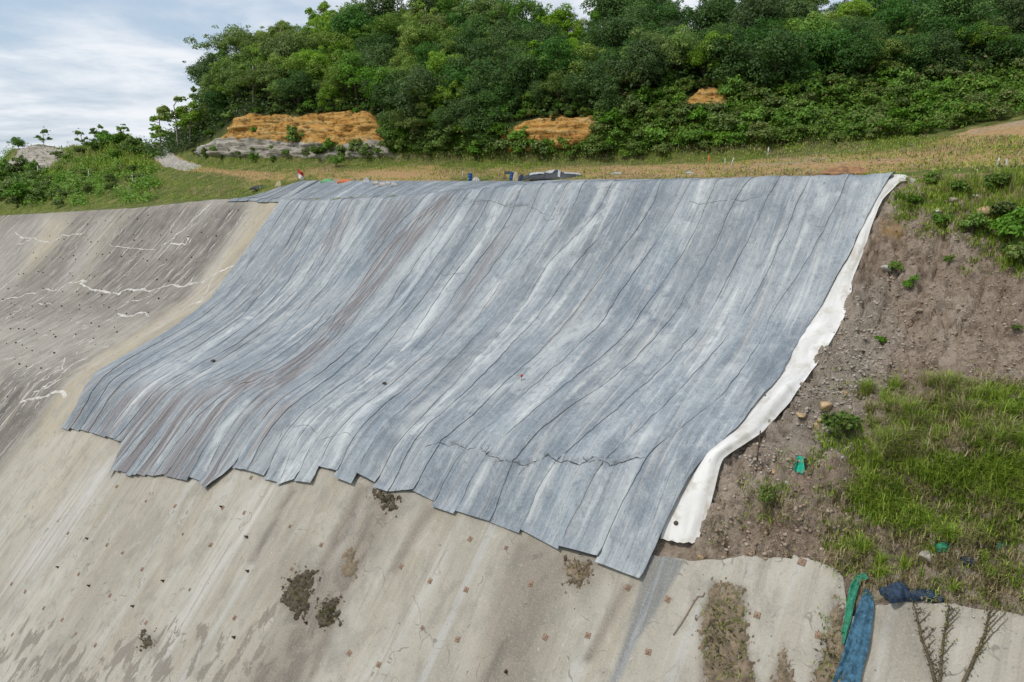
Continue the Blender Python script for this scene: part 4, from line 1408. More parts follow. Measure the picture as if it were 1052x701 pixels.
# ------------------------------------------------------------------ vegetation builders
def leaf_quads(cen, nor, size, asp=.55, droop=None):
    """one folded kite per leaf spray -> verts, quads"""
    n = len(cen)
    nor = nor / (np.linalg.norm(nor, axis=1, keepdims=True) + 1e-9)
    r = RNG.normal(size=(n, 3))
    a = np.cross(nor, r); a /= np.linalg.norm(a, axis=1, keepdims=True) + 1e-9
    b = np.cross(nor, a)
    L = size[:, None]
    p0 = cen - a * L * .5
    p2 = cen + a * L * .5 - nor * L * .12
    p1 = cen + b * L * asp * .5 + nor * L * .08
    p3 = cen - b * L * asp * .5 + nor * L * .08
    v = np.stack([p0, p1, p2, p3], 1).reshape(-1, 3)
    q = np.arange(n * 4).reshape(-1, 4)
    return v, q


def crown_leaves(lobes, n, size, updir=.35, hollow=.55):
    """leaf sprays through a set of ellipsoid lobes [(centre, radii)]"""
    vol = np.array([np.prod(r) ** .72 for c, r in lobes])
    cnt = np.maximum(8, (vol / vol.sum() * n)).astype(int)
    C_, N_ = [], []
    for (c, r), k in zip(lobes, cnt):
        d = RNG.normal(size=(k, 3)); d /= np.linalg.norm(d, axis=1, keepdims=True)
        d[:, 2] = np.where(d[:, 2] < -.35, -d[:, 2] * .6, d[:, 2])
        d /= np.linalg.norm(d, axis=1, keepdims=True)
        rad = hollow + (1.06 - hollow) * RNG.random(k) ** .6
        rad = rad * np.where(RNG.random(k) < .14, RNG.uniform(1.1, 1.45, k), 1)
        C_.append(np.array(c) + d * rad[:, None] * np.array(r))
        N_.append(d * .75 + np.array([0, 0, updir]) + RNG.normal(size=(k, 3)) * .42)
    C_ = np.concatenate(C_); N_ = np.concatenate(N_)
    return leaf_quads(C_, N_, size * RNG.uniform(.6, 1.35, len(C_)))


def make_tree(h, w, n, leaf, style):
    """returns (trunk mesh data, crown mesh data) of one tree about h metres tall"""
    tr = MB()
    th = h * {'round': .55, 'tall': .75, 'spread': .6, 'open': .82, 'dense': .5}[style]
    lean = RNG.normal(size=2) * .04 * h
    pts = [np.array([lean[0] * u ** 1.5 + .03 * h * math.sin(3 * u), lean[1] * u ** 1.5, th * u]) for u in np.linspace(-.08, 1, 7)]
    tr.put(*tube(pts, np.linspace(.03, .012, 7) * h * .8, 7))
    lobes = []
    nl = {'round': 8, 'tall': 9, 'spread': 8, 'open': 8, 'dense': 10}[style]
    for i in range(nl):
        u = {'round': RNG.uniform(.22, 1), 'tall': .2 + .8 * i / nl, 'spread': RNG.uniform(.3, 1), 'open': RNG.uniform(.3, 1), 'dense': RNG.uniform(.12, 1)}[style]
        base = np.array([np.interp(u, np.linspace(-.08, 1, 7), [p[k] for p in pts]) for k in range(3)])
        az = i * 2.4 + RNG.uniform(-.4, .4)
        reach = w * {'round': RNG.uniform(.15, .36), 'tall': .30 * (1.2 - u), 'spread': RNG.uniform(.25, .42), 'open': RNG.uniform(.2, .42), 'dense': RNG.uniform(.12, .36)}[style]
        rise = h * {'round': RNG.uniform(.05, .32), 'tall': .14, 'spread': RNG.uniform(.10, .26), 'open': RNG.uniform(.02, .16), 'dense': RNG.uniform(-.02, .30)}[style]
        tip = base + np.array([math.cos(az) * reach, math.sin(az) * reach, rise])
        mid = (base + tip) / 2 + np.array([0, 0, -.02 * h])
        tr.put(*tube([base, mid, tip], [.010 * h, .007 * h, .003 * h], 5))
        rr = w * {'round': RNG.uniform(.16, .27), 'tall': RNG.uniform(.14, .22), 'spread': RNG.uniform(.17, .27), 'open': RNG.uniform(.10, .17), 'dense': RNG.uniform(.18, .28)}[style]
        fl = {'round': 1.0, 'tall': 1.15, 'spread': .72, 'open': .95, 'dense': 1.1}[style]
        lobes.append((tip, (rr, rr * RNG.uniform(.8, 1.15), rr * fl)))
        for _ in range(4):
            o = RNG.normal(size=3) * rr * .9
            r2 = rr * RNG.uniform(.25, .6)
            lobes.append((tip + o * (1, 1, .75), (r2, r2 * RNG.uniform(.7, 1.2), r2 * RNG.uniform(.5, 1.1))))
    top = pts[-1] + np.array([0, 0, h * .12])
    if style != 'open':
        lobes.append((top, (w * .2, w * .2, h * .16)))
    v, q = crown_leaves(lobes, n, leaf)
    z = v[:, 2].max()
    v *= h / z
    return tr.mesh('trunk', True), mesh_np('crown', v, q)


def make_bush(h, w, n, leaf, flat=.8):
    lobes = []
    for i in range(7):
        az = i * 2.4 + RNG.uniform(-.5, .5); r = w * RNG.uniform(.05, .34)
        z = h * RNG.uniform(.28, .72)
        rr = w * RNG.uniform(.15, .26)
        lobes.append((np.array([math.cos(az) * r, math.sin(az) * r, z]), (rr, rr, rr * flat)))
        lobes.append((np.array([math.cos(az) * r * 1.3, math.sin(az) * r * 1.3, z + h * RNG.uniform(-.1, .25)]), (rr * .4, rr * .4, rr * .45)))
    v, q = crown_leaves(lobes, n, leaf, hollow=.35)
    v[:, 2] = np.abs(v[:, 2])
    st = MB()
    for i in range(4):
        az = RNG.uniform(0, 6.28)
        st.put(*tube([(0, 0, -.25), (math.cos(az) * w * .08, math.sin(az) * w * .08, h * .3), (math.cos(az) * w * .22, math.sin(az) * w * .22, h * .62)], [.03, .022, .01], 5))
    return st.mesh('stem', True), mesh_np('foliage', v, q)


def instance(name, trunk_me, crown_me, loc, sc, rz, names=('trunk', 'crown'), szf=1.0):
    o = empty(name, loc, rz)
    o.scale = (sc, sc, sc * szf)
    if trunk_me is not None:
        link(names[0], trunk_me, None, o)
    link(names[1], crown_me, None, o)
    return o


def with_mat(me, mat):
    m = me.copy()
    m.materials.clear()
    m.materials.append(mat)
    return m


SPECIES = {
    # key: (styles, height, width, leaf size, leaf count, material, name, words)
    'bright': ('round', 6.0, 4.8, .205, 8600, 'leaf_bright', 'broadleaf_tree', 'bright green round tree'),
    'mid': ('round', 6.6, 5.0, .205, 8800, 'leaf_mid', 'broadleaf_tree', 'mid green bushy tree'),
    'dense': ('dense', 6.8, 5.2, .21, 9400, 'leaf_dark', 'rainforest_tree', 'dark green dense tree'),  # on the right these dark leaves also serve as painted cloud shade
    'tall': ('tall', 7.8, 4.2, .20, 7600, 'leaf_mid', 'slender_tree', 'tall narrow green tree'),
    'spread': ('spread', 6.4, 5.8, .21, 8400, 'leaf_olive', 'spreading_tree', 'olive green spreading tree'),
    'open': ('open', 6.6, 4.8, .29, 3600, 'leaf_bright', 'pioneer_tree', 'light open crowned tree'),
}
TREES = {}
for key, (style, h, w, lf, n, mt, nm, words) in SPECIES.items():
    TREES[key] = []
    for k in range(3):
        a, b = make_tree(h, w, n, lf, style)
        a.materials.append(M['bark_pale' if key in ('open', 'tall') else 'bark'])
        b.materials.append(M[mt])
        TREES[key].append((a, b))

BUSHES = {}
for key, (h, w, n, lf, mt) in {'shrub': (2.2, 2.6, 1100, .27, 'leaf_shrub'), 'shrub_dark': (2.4, 2.8, 1200, .27, 'leaf_mid'), 'shrub_olive': (2.0, 2.3, 900, .24, 'leaf_olive')}.items():
    BUSHES[key] = []
    for k in range(3):
        a, b = make_bush(h, w, n, lf)
        a.materials.append(M['stem']); b.materials.append(M[mt])
        BUSHES[key].append((a, b))

LOWER = pl([(155, 158), (170, 158), (195, 150), (215, 138), (240, 116), (390, 114), (404, 138), (430, 150), (500, 142), (514, 118), (600, 117), (618, 124), (660, 108),
            (704, 90), (748, 90), (775, 100), (850, 95), (930, 88), (1000, 80), (1060, 74), (1300, 50)])
UPPER = pl([(155, 153), (163, 154), (178, 135), (205, 112), (222, 82), (262, 56), (330, 31), (440, 24), (590, 32), (650, 31), (790, 30), (900, 20), (1060, 14), (1300, -2)])


LAND = [(185, 'at the left tip of the forest'), (212, 'near the left tip of the forest'), (242, 'left of the largest ochre cliff'), (280, 'above the largest cliff, left end'), (330, 'above the middle of the largest cliff'),
        (380, 'above the largest cliff, right end'), (420, 'just right of the largest cliff'), (465, 'between the two ochre cliffs'), (510, 'left beside the middle ochre scar'), (560, 'above the middle scar, left half'),
        (612, 'above the middle scar, right half'), (655, 'right beside the middle scar'), (700, 'left beside the small ochre scar'), (750, 'straight over the small ochre scar'), (800, 'right beside the small scar'),
        (850, 'over the left shrub belt'), (910, 'over the middle shrub belt'), (970, 'over the right shrub belt'), (1030, 'above the right orange earth'), (9999, 'at the far right edge')]
ORD = ['first', 'second', 'third', 'fourth', 'fifth', 'sixth', 'seventh', 'eighth', 'ninth', 'tenth', 'eleventh', 'twelfth', 'thirteenth', 'fourteenth', 'fifteenth', 'sixteenth', 'seventeenth', 'eighteenth', 'nineteenth', 'twentieth']


def zone(x, y):
    w = next(l for lim, l in LAND if x < lim)
    u = (y - UPPER(x)) / max(8.0, LOWER(x) - UPPER(x))
    return w + (', upper slope' if u < .33 else ', middle slope' if u < .66 else ', lower slope')


def forest():
    pts = []
    cand = []
    tries = 0
    # silhouette trees first, then the face of the hill
    for x in np.arange(162, 1105, 17.0):
        xx = x + RNG.uniform(-5, 5)
        pts.append((xx, UPPER(xx) + 1.0, 1))
    while len(pts) < 292 and tries < 60000:
        tries += 1
        x = RNG.uniform(158, 1100)
        y = RNG.uniform(14, 160)
        if y < UPPER(x) + 3 or y > LOWER(x): continue
        r = np.interp(x, [150, 500, 800, 1052], [11.2, 15.2, 18.5, 20.0])
        if all((x - a) ** 2 + ((y - b) * 1.5) ** 2 > r * r for a, b, c in pts):
            pts.append((x, y, 0))
    out = []
    for x, y, top in pts:
        p = back_hit(x, y)
        if p is None: continue
        out.append((x, y, top, p))
    for x, y, top, p in out:
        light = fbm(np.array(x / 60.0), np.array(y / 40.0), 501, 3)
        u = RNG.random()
        bright = np.interp(x, [160, 330, 450, 520, 800, 1052], [.75, .7, .55, .25, .12, .06])  # leaf colour carries the hill's light: sunny left, cloud-shaded right
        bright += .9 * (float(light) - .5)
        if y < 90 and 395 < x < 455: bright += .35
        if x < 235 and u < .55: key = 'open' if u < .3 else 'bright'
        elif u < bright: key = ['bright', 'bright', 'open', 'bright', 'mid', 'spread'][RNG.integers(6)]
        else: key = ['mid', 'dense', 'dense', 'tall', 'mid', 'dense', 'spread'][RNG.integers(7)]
        if x > 480 and key in ('spread', 'tall', 'mid') and RNG.random() < .6: key = 'dense'  # more dark-leaved trees here to paint in the cloud shadow
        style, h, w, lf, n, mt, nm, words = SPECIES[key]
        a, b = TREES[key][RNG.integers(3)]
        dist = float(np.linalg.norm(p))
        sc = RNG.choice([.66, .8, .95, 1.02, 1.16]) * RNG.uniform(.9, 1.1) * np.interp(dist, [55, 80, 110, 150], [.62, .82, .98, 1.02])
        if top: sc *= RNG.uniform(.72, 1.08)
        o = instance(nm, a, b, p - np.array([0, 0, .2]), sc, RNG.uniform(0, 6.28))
        tag(o, words + ' ' + (next(l for lim, l in LAND if x < lim) + ', on the skyline' if top else zone(x, y)), 'tree', 'trees on the forested hill')
    return pts


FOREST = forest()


def bush(key, x, y, sc, label, group=None, hit=back_hit, name='shrub', cat='shrub', sq=1.0):
    p = hit(x, y)
    if p is None: return
    a, b = BUSHES[key][RNG.integers(3)]
    o = instance(name, a, b, np.asarray(p) - np.array([0, 0, .08]), sc, RNG.uniform(0, 6.28), ('stem', 'foliage'), sq)
    return tag(o, label, cat, group)


def bzone(x, y):
    if x < 18: return 'at the very left end of the green bank' + (', lower row' if y > 195 else ', upper row')
    if x < 50: return 'in the dark clump left on the bank' + (', lower row' if y > 195 else ', upper row')
    if x < 100: return 'on the green bank below the rocky mound' + (', lower row' if y > 195 else ', upper row')
    if x < 160: return 'on the green bank below the gravel path' + (', lower row' if y > 195 else ', upper row')
    if x < 245: return 'by the path at the foot of the forest'
    if x < 300: return 'below the left half of the largest cliff'
    if x < 355: return 'below the middle of the largest cliff'
    if x < 410: return 'below the right end of the largest cliff'
    w = next(l for lim, l in [(450, 'right of the largest cliff'), (480, 'between the two cliffs'), (512, 'left of the middle scar'), (560, 'below the left half of the middle scar'), (612, 'below the right half of the middle scar'),
                              (640, 'right of the middle scar'), (670, 'between the middle and small scars'), (705, 'left of the small scar'), (750, 'below the small scar'), (790, 'right of the small scar'), (830, 'behind the white stakes'),
                              (870, 'in the left shrub belt'), (910, 'in the middle shrub belt'), (950, 'in the right shrub belt'), (990, 'left of the orange earth'), (1030, 'behind the orange earth'), (9999, 'at the far right edge')] if x < lim)
    u = (y - LOWER(x)) / 55.0
    return w + (', highest row' if u < .28 else ', middle row' if u < .62 else ', front row')


WORDS = {'shrub': 'bright green shrub', 'shrub_dark': 'dark green shrub', 'shrub_olive': 'olive green shrub'}


def shrubs():
    S = []
    G = 'shrubs along the foot of the hill'
    # the belt below the forest
    tries = 0
    lowb = pl([(150, 160), (200, 158), (400, 160), (430, 162), (500, 164), (620, 166), (650, 164), (720, 158), (800, 151), (860, 148), (950, 140), (1000, 130), (1052, 120), (1300, 86)])
    while len(S) < 215 and tries < 30000:
        tries += 1
        x = RNG.uniform(395, 1100); y = RNG.uniform(80, 168)
        if y < LOWER(x) - 2 or y > lowb(x): continue
        if inpoly(np.array([x]), np.array([y]), [(508, 118), (614, 116), (612, 140), (592, 156), (520, 158)])[0] > 0: continue
        if inpoly(np.array([x]), np.array([y]), [(702, 86), (750, 86), (750, 112), (702, 116)])[0] > 0: continue
        r = np.interp(x, [400, 700, 1052], [11, 14, 17])
        if all((x - a) ** 2 + ((y - b) * 1.7) ** 2 > r * r for a, b in S):
            S.append((x, y))
    for x, y in S:
        key = ['shrub', 'shrub', 'shrub_dark', 'shrub_olive'][RNG.integers(4)]
        if x < 520: key = ['shrub', 'shrub_dark'][RNG.integers(2)]
        d = np.linalg.norm(back_hit(x, y))
        bush(key, x, y, RNG.uniform(.6, 1.1) * np.interp(d, [45, 70, 100], [.72, .95, 1.15]), WORDS[key] + ' ' + bzone(x, y), G)
    # in front of the cliffs and left bank
    for x, y, s, k in [(212, 163, .5, 'shrub'), (228, 164, .5, 'shrub_olive'), (247, 163, .7, 'shrub'), (262, 166, .6, 'shrub_dark'), (280, 167, .5, 'shrub_olive'), (296, 163, .7, 'shrub'),
                       (306, 150, 1.0, 'shrub_dark'), (303, 140, .7, 'shrub_dark'), (262, 138, .6, 'shrub_dark'), (330, 163, .9, 'shrub'), (340, 158, .9, 'shrub_dark'), (352, 164, .8, 'shrub'), (366, 160, .9, 'shrub'), (377, 164, .8, 'shrub_dark'),
                       (390, 163, .8, 'shrub'), (345, 172, .7, 'shrub_dark'), (235, 150, .4, 'shrub_olive'), (535, 158, .9, 'shrub_dark'), (532, 150, .9, 'shrub_dark'), (508, 158, .8, 'shrub'),
                       (560, 160, .5, 'shrub'), (606, 160, .8, 'shrub'), (590, 163, .5, 'shrub_olive')]:
        bush(k, x, y, s * 1.0, WORDS[k] + ' ' + bzone(x, y), G)
    G4 = 'shrubs hanging over the earth cuts'
    for x0, x1, f, st, w in [(236, 392, lambda x: 116 + 2.5 * math.sin(x), 8.5, 'over the upper edge of the largest ochre cliff'), (510, 616, lambda x: 119 + 5 * abs(x - 575) / 60 + 2 * math.sin(x), 8.5, 'over the upper edge of the middle scar'),
                             (702, 752, lambda x: 89 + 8 * abs(x - 728) / 24, 9, 'over the upper edge of the small scar'), (200, 410, lambda x: 160 + 2 * math.sin(x * 2), 13, 'along the base of the largest cliff'),
                             (508, 612, lambda x: 154 + 2 * math.sin(x), 11, 'along the base of the middle scar'), (205, 236, lambda x: 152 - (x - 205) * .9, 8, 'at the left end of the largest cliff')]:
        x = x0
        while x < x1:
            k = ['shrub', 'shrub_dark', 'shrub_olive'][RNG.integers(3)]
            bush(k, x, f(x), RNG.uniform(.35, .75) * (1.0 if x < 480 else .85), WORDS[k] + ' ' + w, G4)
            x += st * RNG.uniform(.7, 1.5)
    G2 = 'shrubs on the green bank at the left'
    B = []
    tries = 0
    while len(B) < 46 and tries < 9000:
        tries += 1
        x = RNG.uniform(-20, 150); y = RNG.uniform(176, 214)
        if x > 60 and y > 206 - (x - 60) * .16: continue
        if all((x - a) ** 2 + ((y - b) * 1.6) ** 2 > 110 for a, b in B): B.append((x, y))
    for x, y in B:
        key = 'shrub_dark' if x < 45 else ['shrub', 'shrub', 'shrub_olive', 'shrub_dark'][RNG.integers(4)]
        bush(key, x, y, RNG.uniform(.8, 1.25) * (1.35 if x < 45 else .72), WORDS[key] + ' ' + bzone(x, y), G2)
    G3 = 'shrubs on the mound at the left skyline'
    for x, y, s, k in [(108, 152, 1.3, 'shrub_dark'), (120, 152, 1.4, 'shrub_dark'), (132, 158, 1.3, 'shrub_dark'), (140, 162, 1.2, 'shrub'), (128, 148, 1.3, 'shrub_olive'), (98, 158, 1.3, 'shrub'), (85, 160, 1., 'shrub'),
                       (120, 165, 1.1, 'shrub'), (138, 152, 1.2, 'shrub_olive'), (70, 166, .9, 'shrub_olive'), (60, 163, .9, 'shrub'), 
                       (112, 140 + 8, 1., 'shrub_olive'), (148, 158, .9, 'shrub_olive'), (95, 152, .8, 'shrub_olive')]:
        bush(k, x, y, s, WORDS[k] + ' on the left mound', G3)


shrubs()


def mound_trees():
    for x, y, hpx, lab in [(45, 150, 17, 'small lone tree with a thin stem on the far left mound'), (86, 151, 17, 'leftmost tree of the row on the mound skyline'),
                           (101, 150, 20, 'thin airy tree in the middle of the mound skyline'), (128, 143, 15, 'short tree on the top of the left mound'),
                           (20, 154, 12, 'low dark tree at the left end of the mound'), (166, 156, 22, 'small leafy tree beside the top of the gravel path')]:
        p = back_hit(x, y + 1)
        if p is None: continue
        a, b = TREES['open'][RNG.integers(3)] if x != 20 else TREES['dense'][0]
        d = float(np.linalg.norm(p))
        sc = hpx / F * d / 6.6
        b2 = with_mat(b, M['leaf_mid']) if x < 130 else b
        o = instance('small_tree', a, b2, p - np.array([0, 0, .2]), sc, RNG.uniform(0, 6))
        tag(o, lab, 'tree', 'trees on the left mound')


mound_trees()


def snags():
    for x, y, h, lab in [(805, 46, 9.5, 'bare pale dead trunk rising above the hill crest'), (865, 46, 7.0, 'thin bare dead trunk among the crest trees right of centre'),
                         (1025, 46, 8.0, 'pale slender bare trunk at the far right crest')]:
        p = back_hit(x, y)
        if p is None: continue
        mb = MB()
        mb.put(*tube([(0, 0, -.3), (.1, 0, h * .4), (.02, .1, h * .75), (.15, .1, h)], [.13, .10, .07, .03], 6))
        for k in range(4):
            z = h * (.6 + .1 * k); az = k * 2.1
            mb.put(*tube([(.06, .05, z), (math.cos(az) * .5, math.sin(az) * .5, z + .5), (math.cos(az) * .8, math.sin(az) * .8, z + .7)], [.04, .025, .01], 5))
        o = link('dead_tree', mb.mesh('dead_tree', True), M['bark_pale'], None, p)
        tag(o, lab, 'dead tree')


snags()


def undergrowth():
    """low leaf mass under and between the trees"""
    mb_v = []; n = 0
    C_, N_ = [], []
    for k in range(44000):
        x = RNG.uniform(150, 1110)
        y = RNG.uniform(UPPER(x) + 1, LOWER(x) + 6)
        p = back_hit(x, y)
        if p is None: continue
        C_.append(p + np.array([RNG.normal() * .3, RNG.normal() * .3, RNG.uniform(.0, 1.0) + 1.5 * RNG.random() ** 3]))
        N_.append((RNG.normal() * .5, RNG.normal() * .5 - .3, .8))
    v, q = leaf_quads(np.array(C_), np.array(N_), RNG.uniform(.25, .55, len(C_)))
    o = link('undergrowth', mesh_np('undergrowth', v, q), M['leaf_under'])
    tag(o, 'dark leafy undergrowth covering the ground of the forest', kind='stuff')


undergrowth()


def scrub():
    C_, N_ = [], []
    lowb = pl([(390, 158), (430, 160), (500, 162), (620, 163), (650, 160), (720, 156), (800, 150), (860, 147), (950, 139), (1000, 129), (1052, 119), (1300, 85)])
    while len(C_) < 40000:
        x = RNG.uniform(392, 1110)
        y = RNG.uniform(LOWER(x) - 3, lowb(x))
        if inpoly(np.array([x]), np.array([y]), [(508, 118), (614, 116), (612, 140), (592, 156), (520, 158)])[0] > 0: continue
        if inpoly(np.array([x]), np.array([y]), [(702, 86), (750, 86), (750, 112), (702, 116)])[0] > 0: continue
        p = back_hit(x, y)
        if p is None: continue
        C_.append(p + np.array([RNG.normal() * .2, RNG.normal() * .2, RNG.uniform(.0, .5) + .8 * RNG.random() ** 3]))
        N_.append((RNG.normal() * .5, RNG.normal() * .5 - .3, .8))
    v, q = leaf_quads(np.array(C_), np.array(N_), RNG.uniform(.14, .34, len(C_)))
    C2, N2 = [], []
    while len(C2) < 15000:
        x = RNG.uniform(-20, 165); y = RNG.uniform(142, 212)
        if y > CREST(x) - 4 or fbm(np.array(x / 17), np.array(y / 8), 665, 4) < .44 + .14 * (x > 90): continue
        if inpoly(np.array([x]), np.array([y]), [(4, 179), (10, 160), (20, 148), (62, 146), (70, 158), (46, 179)])[0] > 0: continue
        p = back_hit(x, y)
        if p is None or np.linalg.norm(p) > 260: continue
        C2.append(p + np.array([RNG.normal() * .3, RNG.normal() * .3, RNG.uniform(.0, .5) + 1.0 * RNG.random() ** 3]))
        N2.append((RNG.normal() * .5, RNG.normal() * .5 - .3, .8))
    v2, q2 = leaf_quads(np.array(C2), np.array(N2), RNG.uniform(.25, .55, len(C2)))
    o2 = link('bank_scrub', mesh_np('bank_scrub', v2, q2), M['leaf_shrub'])
    tag(o2, 'low leafy scrub over the green bank and mound at the left', kind='stuff')
    o = link('scrub', mesh_np('scrub', v, q), M['leaf_shrub'])
    tag(o, 'low leafy scrub filling the belt between the shrubs', kind='stuff')


scrub()


# ------------------------------------------------------------------ grass
def blades(P, H, W, dry, n=1, spread=.1, lean=.45):
    """P tuft positions, H heights; n blades per tuft -> mesh data"""
    P = np.repeat(P, n, 0); H = np.repeat(H, n) * RNG.uniform(.5, 1.1, len(P)); dry = np.repeat(dry, n)
    k = len(P)
    P = P + RNG.normal(size=(k, 3)) * np.array([spread, spread, 0])
    az = RNG.uniform(0, 2 * math.pi, k)
    out = np.stack([np.cos(az), np.sin(az), 0 * az], 1)
    side = np.stack([-np.sin(az), np.cos(az), 0 * az], 1)
    ln = lean * RNG.uniform(.2, 1.3, k)
    up = np.array([0, 0, 1.0])
    W = np.broadcast_to(W, (k,)) * RNG.uniform(.6, 1.3, k)
    b0 = P - side * W[:, None] * .5; b1 = P + side * W[:, None] * .5
    m = P + up * (H * .55)[:, None] + out * (H * ln * .3)[:, None]
    m0 = m - side * W[:, None] * .4; m1 = m + side * W[:, None] * .4
    t = P + up * (H * (1 - ln * .35))[:, None] + out * (H * ln)[:, None]
    v = np.stack([b0, b1, m1, m0, t], 1).reshape(-1, 3)
    i = np.arange(k)[:, None] * 5
    q = i + np.array([0, 1, 2, 3]); tr = i + np.array([3, 2, 4])
    return v, q, tr, np.repeat(dry, 5)


def grass_from(name, pts, label, W, n, spread, lean=.45):
    P = np.array([p for p, h, d in pts]); H = np.array([h for p, h, d in pts]); D = np.array([d for p, h, d in pts])
    v, q, t, dr = blades(P, H, W, D, n, spread, lean)
    o = link(name, mesh_np(name, v, q, t, attrs={'dry': dr}), M['grass'])
    return tag(o, label, kind='stuff')


def grass_bank():
    pts = []
    def fill(poly, n, h0, h1, dry, soft=6, thr=0.0, ns=30):
        P = np.array(poly, float)
        x0, y0 = P.min(0); x1, y1 = P.max(0)
        X = RNG.uniform(x0 - 10, x1 + 10, n * 2); Y = RNG.uniform(y0 - 10, y1 + 10, n * 2)
        m = inpoly(X, Y, P, soft) * sm(thr, thr + .12, fbm(X / ns, Y / ns * 1.4, 601, 4) + .0)
        k = RNG.random(len(X)) < m
        for x, y in zip(X[k], Y[k]):
            p = soil_hit(x, y, -.02)
            dn = float(fbm(np.array(x / 26), np.array(y / 13), 611, 4, .6))
            hh = float(vn(np.array(x / 16), np.array(y / 12), 612))
            pts.append((p, (h0 + (h1 - h0) * hh), dry + (dn - .5) * 1.5))
    # upper mixed growth, the bright fresh band, the dark stems below it, the thin lower margin
    fill([(915, 418), (970, 406), (1190, 400), (1190, 470), (1000, 474), (905, 478), (892, 445)], 3300, .15, .5, .50, 24, .36, 13)
    fill([(985, 402), (1190, 398), (1190, 425), (1000, 422)], 1100, .2, .45, .12, 14, .36, 12)
    fill([(925, 476), (1190, 472), (1190, 500), (960, 502)], 2300, .3, .6, -.15, 7, .20, 14)
    fill([(880, 500), (925, 498), (945, 530), (900, 536), (876, 520)], 800, .25, .55, -.05, 9, .28, 11)
    fill([(930, 496), (1190, 496), (1190, 552), (985, 556), (920, 545)], 2800, .2, .5, .46, 10, .34, 9)
    fill([(870, 470), (930, 470), (925, 500), (880, 505)], 700, .15, .45, .50, 10, .34, 12)
    fill([(868, 536), (1190, 545), (1190, 632), (1010, 622), (930, 608), (896, 596), (862, 580)], 3000, .12, .36, .72, 14, .38, 9)
    fill([(855, 560), (895, 575), (900, 612), (870, 596), (850, 580)], 260, .2, .4, .55, 10, .3, 9)
    fill([(838, 440), (870, 433), (895, 445), (885, 460), (845, 462)], 320, .15, .3, .10)
    fill([(775, 500), (800, 494), (815, 530), (795, 550), (770, 520)], 300, .2, .4, .62, 12, .40, 9)
    fill([(800, 465), (860, 460), (860, 480), (805, 482)], 240, .1, .25, .40, 8, .42, 9)
    fill([(846, 505), (882, 500), (888, 560), (860, 585), (842, 560)], 420, .15, .42, .58, 14, .40, 10)
    fill([(880, 392), (930, 384), (1110, 380), (1110, 405), (890, 412)], 520, .1, .4, .5, 12, .50, 7)
    fill([(812, 385), (900, 378), (905, 470), (850, 440)], 220, .1, .3, .5, 12, .55, 12)
    fill([(738, 470), (850, 500), (850, 575), (705, 572)], 380, .08, .25, .65, 10, .55, 9)
    # tussocks with long arching blades
    tus = []
    for k in range(190):
        x, y = RNG.uniform(868, 1100), RNG.uniform(396, 606)
        if inpoly(np.array([x]), np.array([y]), GRASS_BANK, 8)[0] < RNG.random(): continue
        if y > 520 and RNG.random() < .5: continue
        h = RNG.uniform(.45, 1.0) * (1 if y < 520 else .7)
        dry = .62 if RNG.random() < (.5 if y < 470 else .3) else .1
        if 472 < y < 500: dry = .0
        p = soil_hit(x, y, -.02)
        for _ in range(int(RNG.uniform(5, 11))):
            tus.append((p + RNG.normal(size=3) * np.array([.07, .07, 0]), h, dry + RNG.normal() * .12))
    for x, y, h in [(915, 462, 1.05), (925, 468, 1.0), (905, 470, .9), (1018, 455, .9), (1030, 452, .8), (966, 400, .9), (890, 405, .7), (945, 440, 1.0), (960, 455, .9), (935, 425, .9)]:
        p = soil_hit(x, y, -.02)
        for _ in range(14):
            tus.append((p + RNG.normal(size=3) * np.array([.1, .1, 0]), h, .42 + RNG.normal() * .15))
    grass_from('grass_tussocks', tus, 'arching tussocks of long grass standing out of the grassy bank', .024, 8, .05, 1.0)
    grass_from('grass', pts, 'tall green and straw coloured grass on the bank right of the white strip', .028, 6, .13, 1.0)
    # weeds on the upper soil slope
    pts.clear()
    fill([(918, 188), (960, 180), (985, 200), (975, 240), (945, 240), (918, 220)], 1300, .12, .32, .15, 9, .32, 12)
    fill([(955, 178), (1190, 165), (1190, 285), (1040, 275), (1000, 245), (965, 225)], 3600, .15, .42, .20, 12, .30, 14)
    fill([(1030, 190), (1190, 180), (1190, 270), (1040, 262)], 500, .5, 1.0, .2, 6, .36, 14)
    fill([(990, 215), (1190, 200), (1190, 292), (1060, 290), (1010, 262)], 1500, .2, .5, .22, 12, .36, 12)
    fill([(985, 262), (1010, 268), (1012, 285), (985, 282)], 80, .15, .3, .3)
    fill([(975, 178), (1052, 160), (1190, 160), (1190, 180), (980, 192)], 300, .2, .4, .5, 6, .35, 10)
    grass_from('weeds', pts, 'green weeds and reeds growing near the top of the bare soil slope', .03, 6, .10)
    # trailing plants on the soil patches of the concrete
    pts.clear()
    P = np.array([(735, 600), (766, 606), (767, 660), (776, 698), (728, 698), (722, 664), (720, 640)], float)
    for k in range(420):
        x, y = RNG.uniform(720, 776), RNG.uniform(600, 700)
        if inpoly(np.array([x]), np.array([y]), P, 3)[0] < RNG.random() or vn(np.array(x / 8), np.array(y / 9), 640) < .4: continue
        p, nn = conc_hit(x, y)
        pts.append((p + nn * .05, RNG.uniform(.05, .16), .42))
    for k in range(120):
        x, y = RNG.uniform(836, 872), RNG.uniform(615, 700)
        if vn(np.array(x / 8), np.array(y / 9), 641) < .5: continue
        p, nn = conc_hit(x, y); pts.append((p + nn * .05, RNG.uniform(.06, .2), .4))
    grass_from('weed_patch', pts, 'sparse low weeds on the soil patches over the concrete', .03, 4, .08)


grass_bank()


